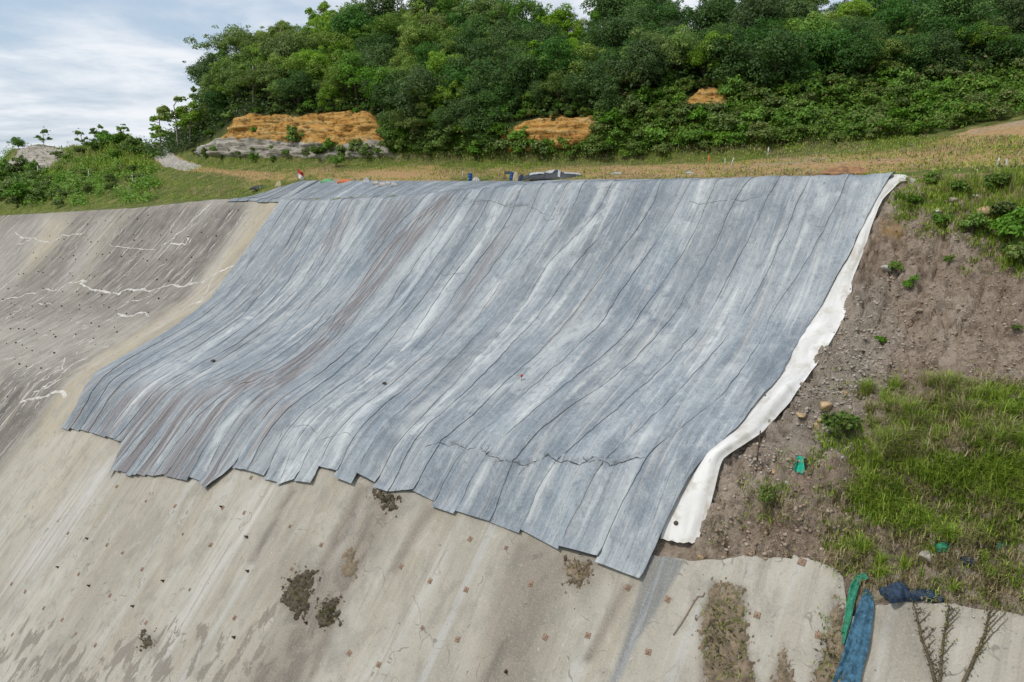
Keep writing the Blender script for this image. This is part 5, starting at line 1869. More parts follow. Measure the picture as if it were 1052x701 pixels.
def meadow():
    pts = []
    X = RNG.uniform(-30, 1100, 26000); Y = RNG.uniform(140, 222, 26000)
    lo = CREST(X) - 1.5
    bench = inpoly(X, Y, [(250, 206), (308, 186), (330, 186), (600, 185), (930, 180), (930, 186), (600, 192), (250, 209)], 1.5)
    tops = pl([(0, 172), (60, 170), (150, 176), (210, 164), (400, 158), (500, 156), (620, 158), (700, 150), (800, 140), (900, 130), (1000, 124), (1100, 105)])(X)
    bare = fbm(X / 38, Y / 9, 651, 4)
    bb = sm(190, 270, X) * np.exp(-((Y - pl([(200, 184), (400, 180), (620, 179), (800, 176), (918, 170), (1052, 155)])(X)) / 8.) ** 2)
    bb = np.maximum(bb, sm(560, 700, X) * np.exp(-((Y - pl([(600, 182), (900, 168), (1052, 152)])(X)) / 11.) ** 2))
    bb = np.maximum(bb, inpoly(X, Y, [(150, 148), (172, 150), (215, 172), (180, 172), (150, 165)], 3))
    bb = np.maximum(bb, .9 * inpoly(X, Y, [(960, 146), (1100, 118), (1100, 170), (960, 172)], 6))
    keep = (Y < lo) & (Y > tops) & (bench < .5) & (RNG.random(len(X)) < sm(.10, .45, bare + .38 - .50 * bb)) & ~((X > 930) & (Y > 176)) & ((X < 560) | (Y < 158) | (RNG.random(len(X)) < .55))
    for x, y, d in zip(X[keep], Y[keep], bare[keep]):
        p = back_hit(x, y, -.02)
        if p is None: continue
        z = np.interp(x, [0, 200, 300, 600, 1052], [.12, .30, .42, .44, .46])
        if y < 168 and x > 600: z -= .05
        pts.append((p, RNG.uniform(.12, .36) * np.interp(x, [0, 250, 600, 1052], [1.4, 1.1, .9, .75]), z + (float(d) - .5) * 1.2))
    grass_from('meadow_grass', pts, 'rough green and dry grass on the bench between the slope crest and the hill', .05, 8, .42, .8)
    pts = []
    for k in range(2600):
        x, y = RNG.uniform(0, 160), RNG.uniform(140, 180)
        p = back_hit(x, y)
        if p is None or np.linalg.norm(p) > 260: continue
        if inpoly(np.array([x]), np.array([y]), [(4, 179), (10, 160), (20, 146), (62, 144), (70, 158), (46, 179)])[0] > 0 and RNG.random() < .9: continue
        pts.append((p, RNG.uniform(.4, 1.0), .30 + .9 * (float(fbm(np.array(x / 20), np.array(y / 8), 661, 3)) - .5)))
    grass_from('mound_grass', pts, 'grass and scrub growing over the far left mound', .16, 4, .7)


meadow()


# ------------------------------------------------------------------ cliffs, path
def cliff(poly, label, greyline=None, depth=1.1, seed=0, step=1.3):
    P = np.array(poly, float)
    x0, y0 = P.min(0) - 7; x1, y1 = P.max(0) + 7
    X, Y = np.meshgrid(np.arange(x0, x1, step), np.arange(y0, y1, step))
    Xw = X + 5 * (fbm(X / 9, Y / 9, seed, 3) - .5); Yw = Y + 5 * (fbm(X / 9, Y / 9, seed + 3, 3) - .5)
    m = inpoly(Xw, Yw, P, 3.0)
    v = np.zeros(X.shape + (3,))
    for i in range(X.shape[0]):
        for j in range(X.shape[1]):
            p = back_hit(X[i, j], Y[i, j])
            v[i, j] = p if p is not None else (0, 0, -80)
    # push the face out towards the open side, in beds and broken blocks
    nn = np.array([-NV[0], -NV[1], .15])
    zz = v[..., 2]; hs = v[..., 0] * CV[0] + v[..., 1] * CV[1]
    bed = zz / .55 + 1.2 * fbm(hs / 4, zz / 3, seed + 5, 3)
    fr = bed - np.floor(bed)
    d = .55 * (vn(np.floor(bed) * 3.7, hs / 2.2, seed + 6) - .5) + .55 * (fbm(hs / 1.1, zz / .7, seed + 7, 4, .6) - .5) - .35 * (fr < .16) * vn(hs / 1.2, np.floor(bed), seed + 8)
    d += .5 * (fbm(hs / 3.5, zz / 6, seed + 9, 3) - .5)
    d = d * 1.5 + .5 * (fbm(hs / .5, zz / .35, seed + 15, 3, .6) - .5)
    v = v + nn * (m * (depth * .55 + d * depth) - .35 * (1 - m))[..., None]
    q = grid_quads(*X.shape)
    keep = m.ravel()[q].max(1) > .03
    g = np.zeros(X.shape)
    if greyline is not None:
        g = sm(-2.5, 2.5, Y - pl(greyline)(X) + 6 * (fbm(X / 8, Y / 6, seed + 11, 3) - .5))
    o = link('cliff', mesh_np('cliff', v, q[keep], smooth=False, attrs={'grey': g}), M['cliff'])
    tag(o, label, kind='structure')


cliff([(198, 155), (215, 146), (232, 139), (240, 122), (262, 117), (300, 120), (340, 116), (365, 114), (384, 117), (390, 138), (398, 150), (412, 161), (380, 161), (330, 163), (250, 162), (205, 160)],
      'largest ochre rock cliff with grey strata along its base', [(190, 138), (240, 142), (300, 146), (345, 149), (410, 144)], .8, 701)
cliff([(4, 177), (11, 165), (20, 155), (29, 150), (60, 150), (68, 157), (56, 168), (44, 177), (20, 180)], 'bare rocky face of the mound at the far left', [(0, 100), (60, 100)], 1.0, 761)
cliff([(512, 138), (530, 129), (552, 123), (570, 118), (590, 122), (613, 118), (611, 132), (600, 150), (575, 154), (520, 157)],
      'orange eroded earth scar at the forest foot in the middle', [(500, 200), (560, 200), (600, 170)], .75, 731)
cliff([(705, 106), (716, 96), (726, 87), (742, 91), (749, 98), (746, 108), (730, 109), (712, 117)], 'small orange earth scar under the dark forest', None, .8, 751)


def path():
    P = np.array([(143, 148), (152, 145), (160, 147), (172, 152), (182, 163), (206, 171), (192, 175), (168, 170), (155, 160), (146, 155)], float)
    X, Y = np.meshgrid(np.arange(138, 210, 1.5), np.arange(142, 178, 1.0))
    m = inpoly(X + 3 * (fbm(X / 5, Y / 5, 771, 3) - .5), Y, P, 2)
    v = np.zeros(X.shape + (3,))
    for i in range(X.shape[0]):
        for j in range(X.shape[1]):
            p = back_hit(X[i, j], Y[i, j])
            v[i, j] = (p if p is not None else np.array([0, 0, -80.])) + np.array([0, 0, .35 * m[i, j] - .1 + .25 * (fbm(X[i, j] / 3, Y[i, j] / 2, 772, 2) - .5)])
    q = grid_quads(*X.shape)
    keep = m.ravel()[q].max(1) > .1
    # drop faces that span a jump in depth
    vv = v.reshape(-1, 3)[q]
    keep &= np.linalg.norm(vv.max(1) - vv.min(1), axis=1) < 9
    o = link('gravel_path', mesh_np('gravel_path', v, q[keep], smooth=True), M['gravel'])
    tag(o, 'pale gravel track running up between the mound and the forest', kind='structure')


path()


# ------------------------------------------------------------------ stones
def stone_mesh(name, r, seed, sub=ICO2, flat=.65):
    v, t = sub
    v = v.copy()
    d = 1 + .7 * (fbm(v[:, 0] * 1.3 + seed, v[:, 1] * 1.3 + v[:, 2] * 1.7, 801 + seed, 3) - .5)
    v = v * d[:, None]
    # a few flat breaks
    rg = np.random.default_rng(seed)
    for k in range(6):
        n = rg.normal(size=3); n /= np.linalg.norm(n)
        h = v @ n
        v = v - n * np.maximum(0, h - .62)[:, None]
    return v * np.array([1, .8, flat]) * r, t


ROCKS = [(848, 419, 7, 'tan', 'largest tan rock on the rubble beside the white strip'), (823, 428, 5, 'tan', 'rounded tan rock left of the largest one'), (839, 439, 5, 'tan', 'small tan rock just below the largest one'),
         (843, 433, 3.5, 'tan', 'smallest tan rock between two others on the rubble'), (868, 405, 3.5, 'tan', 'pale tan rock at the top edge of the grass bank'), (901, 377, 6, 'grey', 'brownish rock at the foot of the bare soil slope'),
         (795, 486, 4.5, 'tan', 'cream rock on the ledge left of the turquoise scrap'), (911, 277, 5, 'pale', 'pale flat rock beside the small green tufts'), (927, 187, 4.5, 'pale', 'white rock at the top end of the white strip'),
         (938, 187, 3.5, 'pale', 'second white rock right of the strip end'), (1013, 220, 8, 'tan', 'tan boulder among the weeds at the upper right'), (1017, 229, 5.5, 'tan', 'tan slab lying under the upper right boulder'), (963, 218, 4, 'pale', 'grey white rock among the upper weeds'),
         (978, 208, 6, 'grey', 'tall grey brown rock among the upper weeds'), (955, 574, 9, 'pale', 'large pale grey rock in the lower grass'), (719, 573, 4, 'tan', 'orange tan stone below the end of the white strip'), (866, 470, 3, 'pale', 'small pale stone left of the green plant'),
         (808, 497, 3, 'pale', 'small pale stone on the lower ledge'), (1003, 202, 3, 'pale', 'small white stone near the top weeds'), (862, 398, 3, 'grey', 'small grey stone above the rubble'), (945, 320, 3, 'grey', 'small grey stone in the middle of the soil slope'),
         (818, 574, 4, 'pale', 'white block at the top edge of the concrete'), (1000, 575, 5, 'grey', 'grey stone half hidden in the lower grass')]
M['earth_red'] = material('red brown earth', m_plain((.26, .145, .075), .45, 3, .95, 0, .9))
M['sack'] = material('dirty white sack', m_plain((.44, .42, .38), .35, 4))
M['rock_tan'] = material('tan rock', m_plain((.40, .29, .165), .35, 5, .9, 0, .7))
M['rock_pale'] = material('pale rock', m_plain((.42, .40, .36), .3, 5, .9, 0, .7))
M['rock_grey'] = material('grey brown rock', m_plain((.27, .23, .18), .35, 5, .9, 0, .7))


def stones():
    for k, (x, y, rpx, kind, lab) in enumerate(ROCKS):
        p = soil_hit(x, y)
        r = rpx / F * np.linalg.norm(p)
        v, t = stone_mesh('stone', r, k + 3, ICO3)
        o = link('stone', mesh_np('stone', v, tris=t), M['rock_' + kind], None, p + np.array([0, 0, r * .2]))
        o.rotation_euler = (RNG.uniform(-.2, .2), RNG.uniform(-.2, .2), RNG.uniform(0, 6))
        tag(o, lab, 'stone', 'stones on the soil slope')
    base = [stone_mesh('s', 1, 50 + k, ICO1) for k in range(8)]
    def scatter(name, lab, poly, n, r0, r1, mat, hit=soil_hit, soft=8, clump=0):
        P = np.array(poly, float); mb = MB(); c = 0; tries = 0
        while c < n and tries < n * 12:
            tries += 1
            x = RNG.uniform(P[:, 0].min() - 5, P[:, 0].max() + 5); y = RNG.uniform(P[:, 1].min() - 5, P[:, 1].max() + 5)
            if inpoly(np.array([x]), np.array([y]), P, soft)[0] < RNG.random(): continue
            if clump and fbm(np.array(x / 16), np.array(y / 16), 820, 3) < clump: continue
            p = hit(x, y)
            if p is None: continue
            v, t = base[RNG.integers(8)]
            a = RNG.uniform(0, 6.28); R = np.array([[math.cos(a), -math.sin(a), 0], [math.sin(a), math.cos(a), 0], [0, 0, 1]])
            r = r0 + (r1 - r0) * RNG.random() ** 3
            mb.put((v * r) @ R.T + p + np.array([0, 0, r * .25]), None, t); c += 1
        o = link(name, mb.mesh(name), mat)
        tag(o, lab, kind='stuff')
    scatter('rubble', 'pale broken stone rubble along the right side of the white strip', [(872, 300), (915, 290), (935, 350), (905, 400), (870, 455), (800, 482), (765, 474), (790, 440), (820, 405), (848, 365)], 1900, .018, .11, M['rock'], soil_hit, 22, .40)
    scatter('soil_clods', 'loose clods and pebbles over the bare soil slope', [(930, 195), (1100, 190), (1100, 395), (900, 395), (905, 300)], 2600, .02, .09, M['soil_stone'])
    scatter('ledge_clods', 'earth clods on the broken ledge below the white strip', [(740, 470), (870, 470), (870, 585), (715, 572), (735, 520)], 700, .02, .13, M['soil_stone'])
    scatter('bench_stones', 'scattered stones and clods along the earth bench behind the crest', [(600, 176), (700, 172), (900, 160), (970, 160), (930, 178), (760, 184), (600, 186)], 420, .04, .15, M['soil_stone'], back_hit, 4)


def m_soilstone(t):
    o = t.obj_co(); r = t.isl(); n = t.noise(o, 6, 5, .7)
    c = ramp3(t, r, (.22, .155, .11), (.31, .235, .175), (.39, .325, .255))
    c = t.mix(t.mul(t.ss(n, .5, .3), .5), c, (.12, .09, .065))
    return dict(col=c, rough=.95, bump=n, bs=.6, bd=.04)


M['soil_stone'] = material('soil clods', m_soilstone)
stones()


# ------------------------------------------------------------------ small things on the bench
def patch_litter():
    C_, N_ = [], []
    for cx, cy, rx, ry, n in [(307, 605, 11, 18, 220), (338, 631, 8, 10, 140), (397, 511, 10, 6, 70), (594, 586, 9, 9, 50), (151, 658, 5, 5, 20), (745, 655, 16, 38, 200), (852, 675, 10, 30, 80)]:
        for _ in range(n):
            x, y = cx + RNG.normal() * rx * .55, cy + RNG.normal() * ry * .55
            p, nn = conc_hit(x, y)
            C_.append(p + nn * RNG.uniform(.02, .2)); N_.append(nn + RNG.normal(size=3) * .9)
    v, q = leaf_quads(np.array(C_), np.array(N_), RNG.uniform(.06, .2, len(C_)), .3)
    o = link('plant_litter', mesh_np('plant_litter', v, q), M['leaf_vine'])
    tag(o, 'dry dark plant litter caught on the dirt patches of the concrete', kind='stuff')


def px_m(p):
    return float(np.linalg.norm(p)) / F


def stake(x, y, hpx, wpx, mat, label, tilt=0.0, capmat=None):
    p = back_hit(x, y)
    u = px_m(p)
    h, w = hpx * u * .9, wpx * u * .62
    mb = MB()
    v, q = box(w, w, h + .3, (0, 0, h / 2 - .15))
    v[4:, :2] *= .8
    mb.put(v, q)
    v, q = box(w * .5, w * .5, w * .5, (0, 0, h + w * .2)); mb.put(v, q)
    root = link('marker_stake', mb.mesh('marker_stake'), M[mat], None, p)
    root.rotation_euler = (tilt * .4, tilt, .6)
    if capmat:
        v, q = box(w * 1.3, w * 1.3, h * .22, (0, 0, h * .82))
        link('painted_band', mesh_np('painted_band', v, q), M[capmat], root)
    return tag(root, label, 'stake', 'marker stakes along the bench')


stake(40, 181, 9, 1.6, 'white_paint', 'white marker stake on the bank below the left mound')
stake(92, 184, 8, 1.4, 'white_paint', 'thin pale marker stake in the grass of the left bank')
stake(137, 190, 9, 1.8, 'white_paint', 'white marker stake beside the orange earth patch at left')
stake(789, 160, 8, 1.8, 'white_paint', 'tallest white stake on the bench before the shrub belt')
stake(751, 171, 9, 1.5, 'white_paint', 'leaning white stake of the close pair on the bench', .25)
stake(745, 169, 6, 1.3, 'white_paint', 'shorter stake left of the leaning white one', -.1)
stake(728, 167, 7, 1.8, 'orange_paint', 'orange stake in the dry grass below the small scar')
stake(765, 186, 5, 1.3, 'white_paint', 'short white stake right behind the cover edge')
stake(475, 183, 8, 1.2, 'white_paint', 'thin white stake beside the blue drum', .1)
stake(1024, 172, 8, 2.4, 'white_paint', 'weathered pale post left of a pair at the upper right', .15, None)
stake(1034, 172, 7, 2.2, 'white_paint', 'weathered pale post right of a pair at the upper right', -.12, None)


def crumple(name, label, cat, x, y, wpx, dpx, hpx, mat, seed, hit=back_hit, group=None, bands=None, rough=.5, rz=None):
    """a crumpled sheet heap draped on the ground, modelled as a closed thin shell"""
    p = hit(x, y)
    u = px_m(p)
    nx, ny = 36, 22
    a, b = np.meshgrid(np.linspace(-1, 1, nx), np.linspace(-1, 1, ny))
    w = wpx * u / 2; d = dpx * u / 2; h = hpx * u
    n1 = fbm(a * 2.2 + seed, b * 2.2, 900 + seed, 4, .55)
    rid = 1 - np.abs(2 * fbm(a * 1.8 + seed, b * 1.5 + 4, 930 + seed, 3) - 1)
    prof = np.clip(1 - np.abs(a) ** 3, 0, 1) * np.clip(1 - np.abs(b) ** 2.4, 0, 1)
    z = h * prof * (1 - rough + rough * (rid * 1.3 - .1) + .35 * (n1 - .5)) + .03
    ex = 1 + .16 * (vn(b * 3 + seed, a * 0, 940) - .5)
    X = a * w * ex; Y = b * d * (1 + .25 * (vn(a * 4 + seed, b * 0, 941) - .5))
    top = np.stack([X, Y, z], -1); bot = np.stack([X, Y, np.full_like(z, -.12)], -1)
    v, q = slab(top, bot)
    o = link(name, mesh_np(name, v, q, smooth=True, rimof=z.shape), M[mat], None, p)
    o.rotation_euler = (0, 0, RNG.uniform(-.3, .3) if rz is None else rz)
    return tag(o, label, cat, group)


def drum(x, y, label):
    p = back_hit(x, y); u = px_m(p)
    r = 2.3 * u; h = 8.5 * u
    prof = [(0, 0), (r, 0), (r, .02), (r * .97, h * .1), (r * .97, h * .31), (r * 1.05, h * .33), (r * 1.05, h * .35), (r * .97, h * .37), (r * .97, h * .64), (r * 1.05, h * .66), (r * 1.05, h * .68),
            (r * .97, h * .7), (r * .97, h * .95), (r * 1.02, h * .97), (r * 1.02, h), (r * .9, h), (r * .88, h - .03), (0, h - .03)]
    k = 18; th = np.arange(k) / k * 2 * math.pi
    v = np.array([(a * math.cos(t), a * math.sin(t), z) for a, z in prof for t in th])
    i = np.arange(len(prof) - 1)[:, None] * k + np.arange(k)[None]; j = np.arange(len(prof) - 1)[:, None] * k + (np.arange(k)[None] + 1) % k
    q = np.stack([i, j, j + k, i + k], -1).reshape(-1, 4)
    o = link('drum', mesh_np('drum', v, q, smooth=True), M['blue_plastic'], None, p - np.array([0, 0, .05]))
    cv, cq, ct = tube([(r * .5, 0, h - .05), (r * .5, 0, h + .04)], [.06, .06], 8)
    link('bung_cap', mesh_np('bung_cap', cv, cq, ct), M['tarp_light'], o)
    return tag(o, label, 'drum', 'blue drums on the bench')


crumple('earth_heap', 'rough reddish brown earth heap on the bench behind the cover', 'earth heap', 868, 179, 46, 30, 6, 'earth_red', 31, rough=.8)
drum(483, 186.5, 'blue plastic drum standing alone beside a thin stake')
drum(526, 185.5, 'blue plastic drum beneath the dark flap of the shelter')
crumple('cloth', 'white cloth slumped against the lone blue drum', 'cloth', 489, 186, 8, 6, 3.4, 'sack', 3, rough=.8)


def shelter():
    p = back_hit(562, 184.5)
    u = px_m(p)
    root = empty('tarp_shelter', p, -.15)
    tag(root, 'low collapsed dark tarpaulin shelter with pale folds behind the crest', 'shelter')
    W = 62 * u; H = 8.0 * u; D = 20 * u
    nx, ny = 70, 20
    a, b = np.meshgrid(np.linspace(0, 1, nx), np.linspace(-1, 1, ny))
    ridge = np.interp(a, [0, .08, .2, .45, .55, .62, .8, .92, 1], [.25, .55, .7, .80, 1.0, .80, .78, .55, .15])
    z = H * ridge * np.clip(1 - np.abs(b) ** 1.5, 0, 1) * (1 + .5 * (fbm(a * 9, b * 2.5, 951, 4, .6) - .5)) + .05
    X = (a - .38) * W; Y = b * D * .5 * (1 + .3 * (vn(a * 7, b * 0, 952) - .5))
    v, q = slab(np.stack([X, Y, z], -1), np.stack([X, Y, z - .06 - z * .0], -1))
    link('tarpaulin', mesh_np('tarpaulin', v, q, smooth=True, rimof=z.shape), M['tarp'], root)
    for k, (a0, a1, b0, b1) in enumerate([(.10, .34, -.42, -.10), (.36, .50, -.30, .05), (.56, .60, -.9, .1), (.66, .92, -.5, -.15)]):
        aa, bb = np.meshgrid(np.linspace(a0, a1, 24), np.linspace(b0, b1, 8))
        rr = np.interp(aa, [0, .08, .2, .45, .55, .62, .8, .92, 1], [.25, .55, .7, .80, 1.0, .80, .78, .55, .15])
        zz = H * rr * np.clip(1 - np.abs(bb) ** 1.5, 0, 1) * (1 + .5 * (fbm(aa * 9, bb * 2.5, 951, 4, .6) - .5)) + .10
        zz += .10 * (fbm(aa * 14, bb * 4, 955 + k, 3) - .3)
        Xx = (aa - .38) * W; Yy = bb * D * .5 * (1 + .3 * (vn(aa * 7, bb * 0, 952) - .5))
        v, q = slab(np.stack([Xx, Yy, zz], -1), np.stack([Xx, Yy, zz - .03], -1))
        link('pale_fold', mesh_np('pale_fold', v, q, smooth=True, rimof=zz.shape), M['tarp_light'], root)
    for ax_ in (.12, .5, .58, .86):
        v, q, t = tube([((ax_ - .38) * W, -.1, -.3), ((ax_ - .38) * W, -.1, H * .75)], [.05, .045], 6)
        link('prop', mesh_np('prop', v, q, t), M['bark'], root)
    # the flap and tan sheet at its left end
    p2 = back_hit(524, 184.5)
    w2 = 12 * u
    aa, bb = np.meshgrid(np.linspace(0, 1, 14), np.linspace(0, 1, 8))
    X = (aa - .5) * w2; Y = .5 - bb * .9; Z = 9 * u - bb * 2.5 * u - aa * 1.8 * u + .12 * (fbm(aa * 5, bb * 4, 960, 3) - .5)
    v, q = slab(np.stack([X, Y, Z], -1), np.stack([X, Y, Z - .04], -1))
    f = link('dark_flap', mesh_np('dark_flap', v, q, smooth=True, rimof=Z.shape), M['tarp'], None, p2)
    tag(f, 'dark awning flap on two poles over the blue drum', 'awning')
    for sx in (-.46, .46):
        v, q, t = tube([(sx * w2, .35, -.3), (sx * w2, .35, 8.3 * u - (sx + .5) * 1.5 * u)], [.04, .035], 6)
        link('pole', mesh_np('pole', v, q, t), M['bark'], f)


shelter()
crumple('tan_sheet', 'tan sheet hanging beside the dark awning', 'sheet', 530, 185.5, 6, 4, 8, 'tan_sheet', 5, rough=.25)
crumple('blue_sheet', 'small dark blue sheet heap left of the tarpaulin shelter', 'sheet', 536, 185.5, 7, 5, 5, 'navy', 6)
crumple('pale_sheet', 'flat pale sheet lying on the earth bench', 'sheet', 634, 179, 12, 8, 1.3, 'tarp_light', 7, rough=.9)
crumple('pale_sheet', 'small pale sheet near the shorter white stake', 'sheet', 708, 178, 8, 6, 1.0, 'tarp_light', 8, rough=.9)
crumple('green_sheet', 'green sheet on the bench just behind the cover', 'sheet', 337, 187, 13, 6, 3.0, 'green_plastic', 9)
crumple('orange_sheet', 'orange red sheet beside the green one behind the cover', 'sheet', 355, 187.2, 15, 6, 2.6, 'orange_cloth', 10)
crumple('grey_bag', 'pale blue grey bag right of the orange sheet', 'bag', 377, 187.5, 7, 6, 4, 'tarp_light', 11)
crumple('tan_sack', 'tan sack near the left end of the bench cover', 'sack', 287, 191, 6, 5, 4, 'tan_sheet', 12)
crumple('dark_sheet', 'dark sheet lying left of the bench cover', 'sheet', 268, 194, 18, 10, 2.6, 'tarp', 13)


def cover_hit(x, y):
    p = back_hit(x, y)
    return p + np.array([0, 0, .18])


for x, y, w, k in [(386, 190.5, 6, 14), (393, 192, 7, 15), (399, 190.8, 5, 16), (405, 192.3, 6, 17)]:
    crumple('white_sack', {14: 'leftmost white sack on the bench cover', 15: 'second white sack from the left on the bench cover', 16: 'small white sack third from the left on the cover', 17: 'rightmost white sack on the bench cover'}[k],
            'sack', x, y, w, 4, 1.9, 'sack', k, cover_hit, 'white sacks on the bench cover', rough=.7)


def flag():
    p = back_hit(306, 187.5); u = px_m(p)
    root = empty('flag', p)
    tag(root, 'small drooping red and white flag on a short pole behind the cover', 'flag')
    v, q, t = tube([(0, 0, -.3), (.02, 0, 7 * u), (.05, 0, 13.5 * u)], [.035, .03, .022], 6)
    link('pole', mesh_np('pole', v, q, t), M['bark_pale'], root)
    for nm, mt, z0, z1 in (('red_band', 'red_cloth', 12.8, 9.0), ('white_band', 'flag_white', 9.0, 4.6)):
        a, b = np.meshgrid(np.linspace(0, 1, 12), np.linspace(0, 1, 8))
        zz = (z0 + (z1 - z0) * b) * u - a * 4.2 * u * (.6 + .4 * a)
        X = .03 + a * 5.5 * u * (1 - .25 * b * 0); Y = .12 * np.sin(a * 7 + b * 2) * a
        v, q = slab(np.stack([X, Y, zz], -1), np.stack([X, Y + .015, zz], -1))
        link(nm, mesh_np(nm, v, q, smooth=True, rimof=zz.shape), M[mt], root)


flag()


# ------------------------------------------------------------------ things at the lower right
def hang(name, left, right, label, cat, mat, off=.10, folds=5, amp=.07, seed=0):
    L = np.array(left, float); R = np.array(right, float)
    ui = np.linspace(0, 1, 60)
    f = lambda A, c: np.interp(ui, np.linspace(0, 1, len(A)), A[:, c])
    c = np.linspace(0, 1, 22)
    PX = f(L, 0)[:, None] * (1 - c) + f(R, 0)[:, None] * c; PY = f(L, 1)[:, None] * (1 - c) + f(R, 1)[:, None] * c
    S, T = slope_hit(PX, PY)
    o_ = off + amp * np.sin(c[None] * folds * 6.28 + 1.5 * fbm(ui[:, None] * 3 + 0 * c, ui[:, None] * 0 + c, seed, 2) * 3) * (.5 + ui[:, None] * .6) + .16 * (fbm(c[None] * 3 + ui[:, None] * 2, ui[:, None] * 7, seed + 2, 4, .6) - .5)
    v, q = slab(slope_p(S, T, o_), slope_p(S, T, o_ - .015))
    o = link(name, mesh_np(name, v, q, smooth=True, rimof=S.shape), M[mat])
    return tag(o, label, cat)


hang('blue_net', [(889, 607), (884, 618), (879, 634), (872, 655), (866, 676), (858, 697), (850, 720)], [(893, 607), (897, 614), (898.5, 624), (896, 645), (893, 668), (888, 685), (880, 720)],
     'blue mesh sheet hanging down the concrete at the lower right', 'net', 'blue_net', .20, 1.6, .06, 5)
hang('green_net', [(889, 590), (880, 592), (874, 602), (870, 620), (867, 640), (863, 660)], [(893, 596), (886, 597), (882, 606), (878, 622), (874, 642), (868, 664)],
     'green mesh strip draped into the concrete notch', 'net', 'green_net', .16, 1.2, .03, 9)


def soilc(x, y):
    return soil_hit(x, y)


crumple('navy_cloth', 'crumpled dark blue cloth on the top edge of the concrete', 'cloth', 924, 609, 26, 16, 8, 'navy', 21, soilc, rough=.85)
crumple('navy_cloth', 'flat end of dark blue cloth beside the crumpled heap', 'cloth', 951, 611, 24, 10, 4, 'navy', 22, soilc, rough=.85)
crumple('blue_scrap', 'small blue cloth scrap in the lower grass', 'cloth', 994, 576, 9, 6, 3, 'navy', 23, soilc)
crumple('green_scrap', 'torn green mesh scrap lying in the lower grass', 'cloth', 975, 560, 24, 7, 2.5, 'green_net', 24, soilc, rough=.9)
crumple('green_scrap', 'small green mesh scrap at the right of the lower grass', 'cloth', 1030, 560, 10, 6, 2.5, 'green_net', 25, soilc, rough=.9)


def scrap():
    p = soil_hit(820, 487); u = px_m(p)
    a, b = np.meshgrid(np.linspace(0, 1, 10), np.linspace(0, 1, 10))
    X = (-.5 + a) * 10 * u * (1 - .75 * b); Z = b * 12 * u + .05 + .1 * a * b; Y = .15 * np.sin(a * 5) + .25 * b
    v, q = slab(np.stack([X + b * 3 * u, Y, Z], -1), np.stack([X + b * 3 * u, Y + .02, Z], -1))
    o = link('plastic_scrap', mesh_np('plastic_scrap', v, q, smooth=True, rimof=Z.shape), M['mint'], None, p)
    tag(o, 'pointed turquoise plastic scrap sticking up on the broken ledge', 'plastic scrap')
    p = soil_hit(778, 473); u = px_m(p)
    v, q, t = tube([(0, 0, -.4), (0, 0, 12 * u), (.02, 0, 30 * u)], [.022, .022, .02], 6)
    o = link('steel_rod', mesh_np('steel_rod', v, q, t), M['rust_dark'], None, p)
    tag(o, 'thin upright rusty steel rod beside the white strip', 'steel rod')
    P = []
    for x, y in [(724, 609), (722, 613), (717, 613), (713, 619), (706, 631), (700, 641), (692, 653)]:
        a_, n_ = conc_hit(x, y); P.append(a_ + n_ * .05)
    P = np.array(P); k = np.linspace(0, len(P) - 1, 30)
    P = np.stack([np.interp(k, range(len(P)), P[:, i]) for i in range(3)], 1)
    v, q, t = tube(P, .018, 5)
    o = link('wire', mesh_np('wire', v, q, t, smooth=True), M['rust'])
    tag(o, 'hooked rusty wire lying on the concrete below the white strip', 'wire')
    s, t_ = slope_hit(np.array(537.), np.array(393.))
    c = slope_p(s, t_, .24)
    mb = MB(); mb.put(*tube([(0, 0, -.15), (0, 0, .12)], [.025, .02], 6))
    o = link('red_marker', mb.mesh('red_marker'), M['bark_pale'], None, c)
    link('red_cap', mesh_np('red_cap', ICO2[0] * .07 + np.array([0, 0, .15]), tris=ICO2[1]), M['red_cloth'], o)
    tag(o, 'tiny red topped marker poking out of the blue grey cover', 'marker')
    for k, (x, y, lab) in enumerate([(220, 373, 'small dark clod lying on the left part of the cover'), (396, 397, 'small dark clod lying near the middle of the cover'), (597, 490, 'little pale stone on the hanging part of the cover')]):
        s, t_ = slope_hit(np.array(float(x)), np.array(float(y)))
        c = slope_p(s, t_, .22); u = px_m(c)
        v, tt = stone_mesh('clod', 2.2 * u, 70 + k)
        o = link('clod', mesh_np('clod', v, tris=tt), M['moss' if k < 2 else 'rock_pale'], None, c)
        tag(o, lab, 'clod')


scrap()


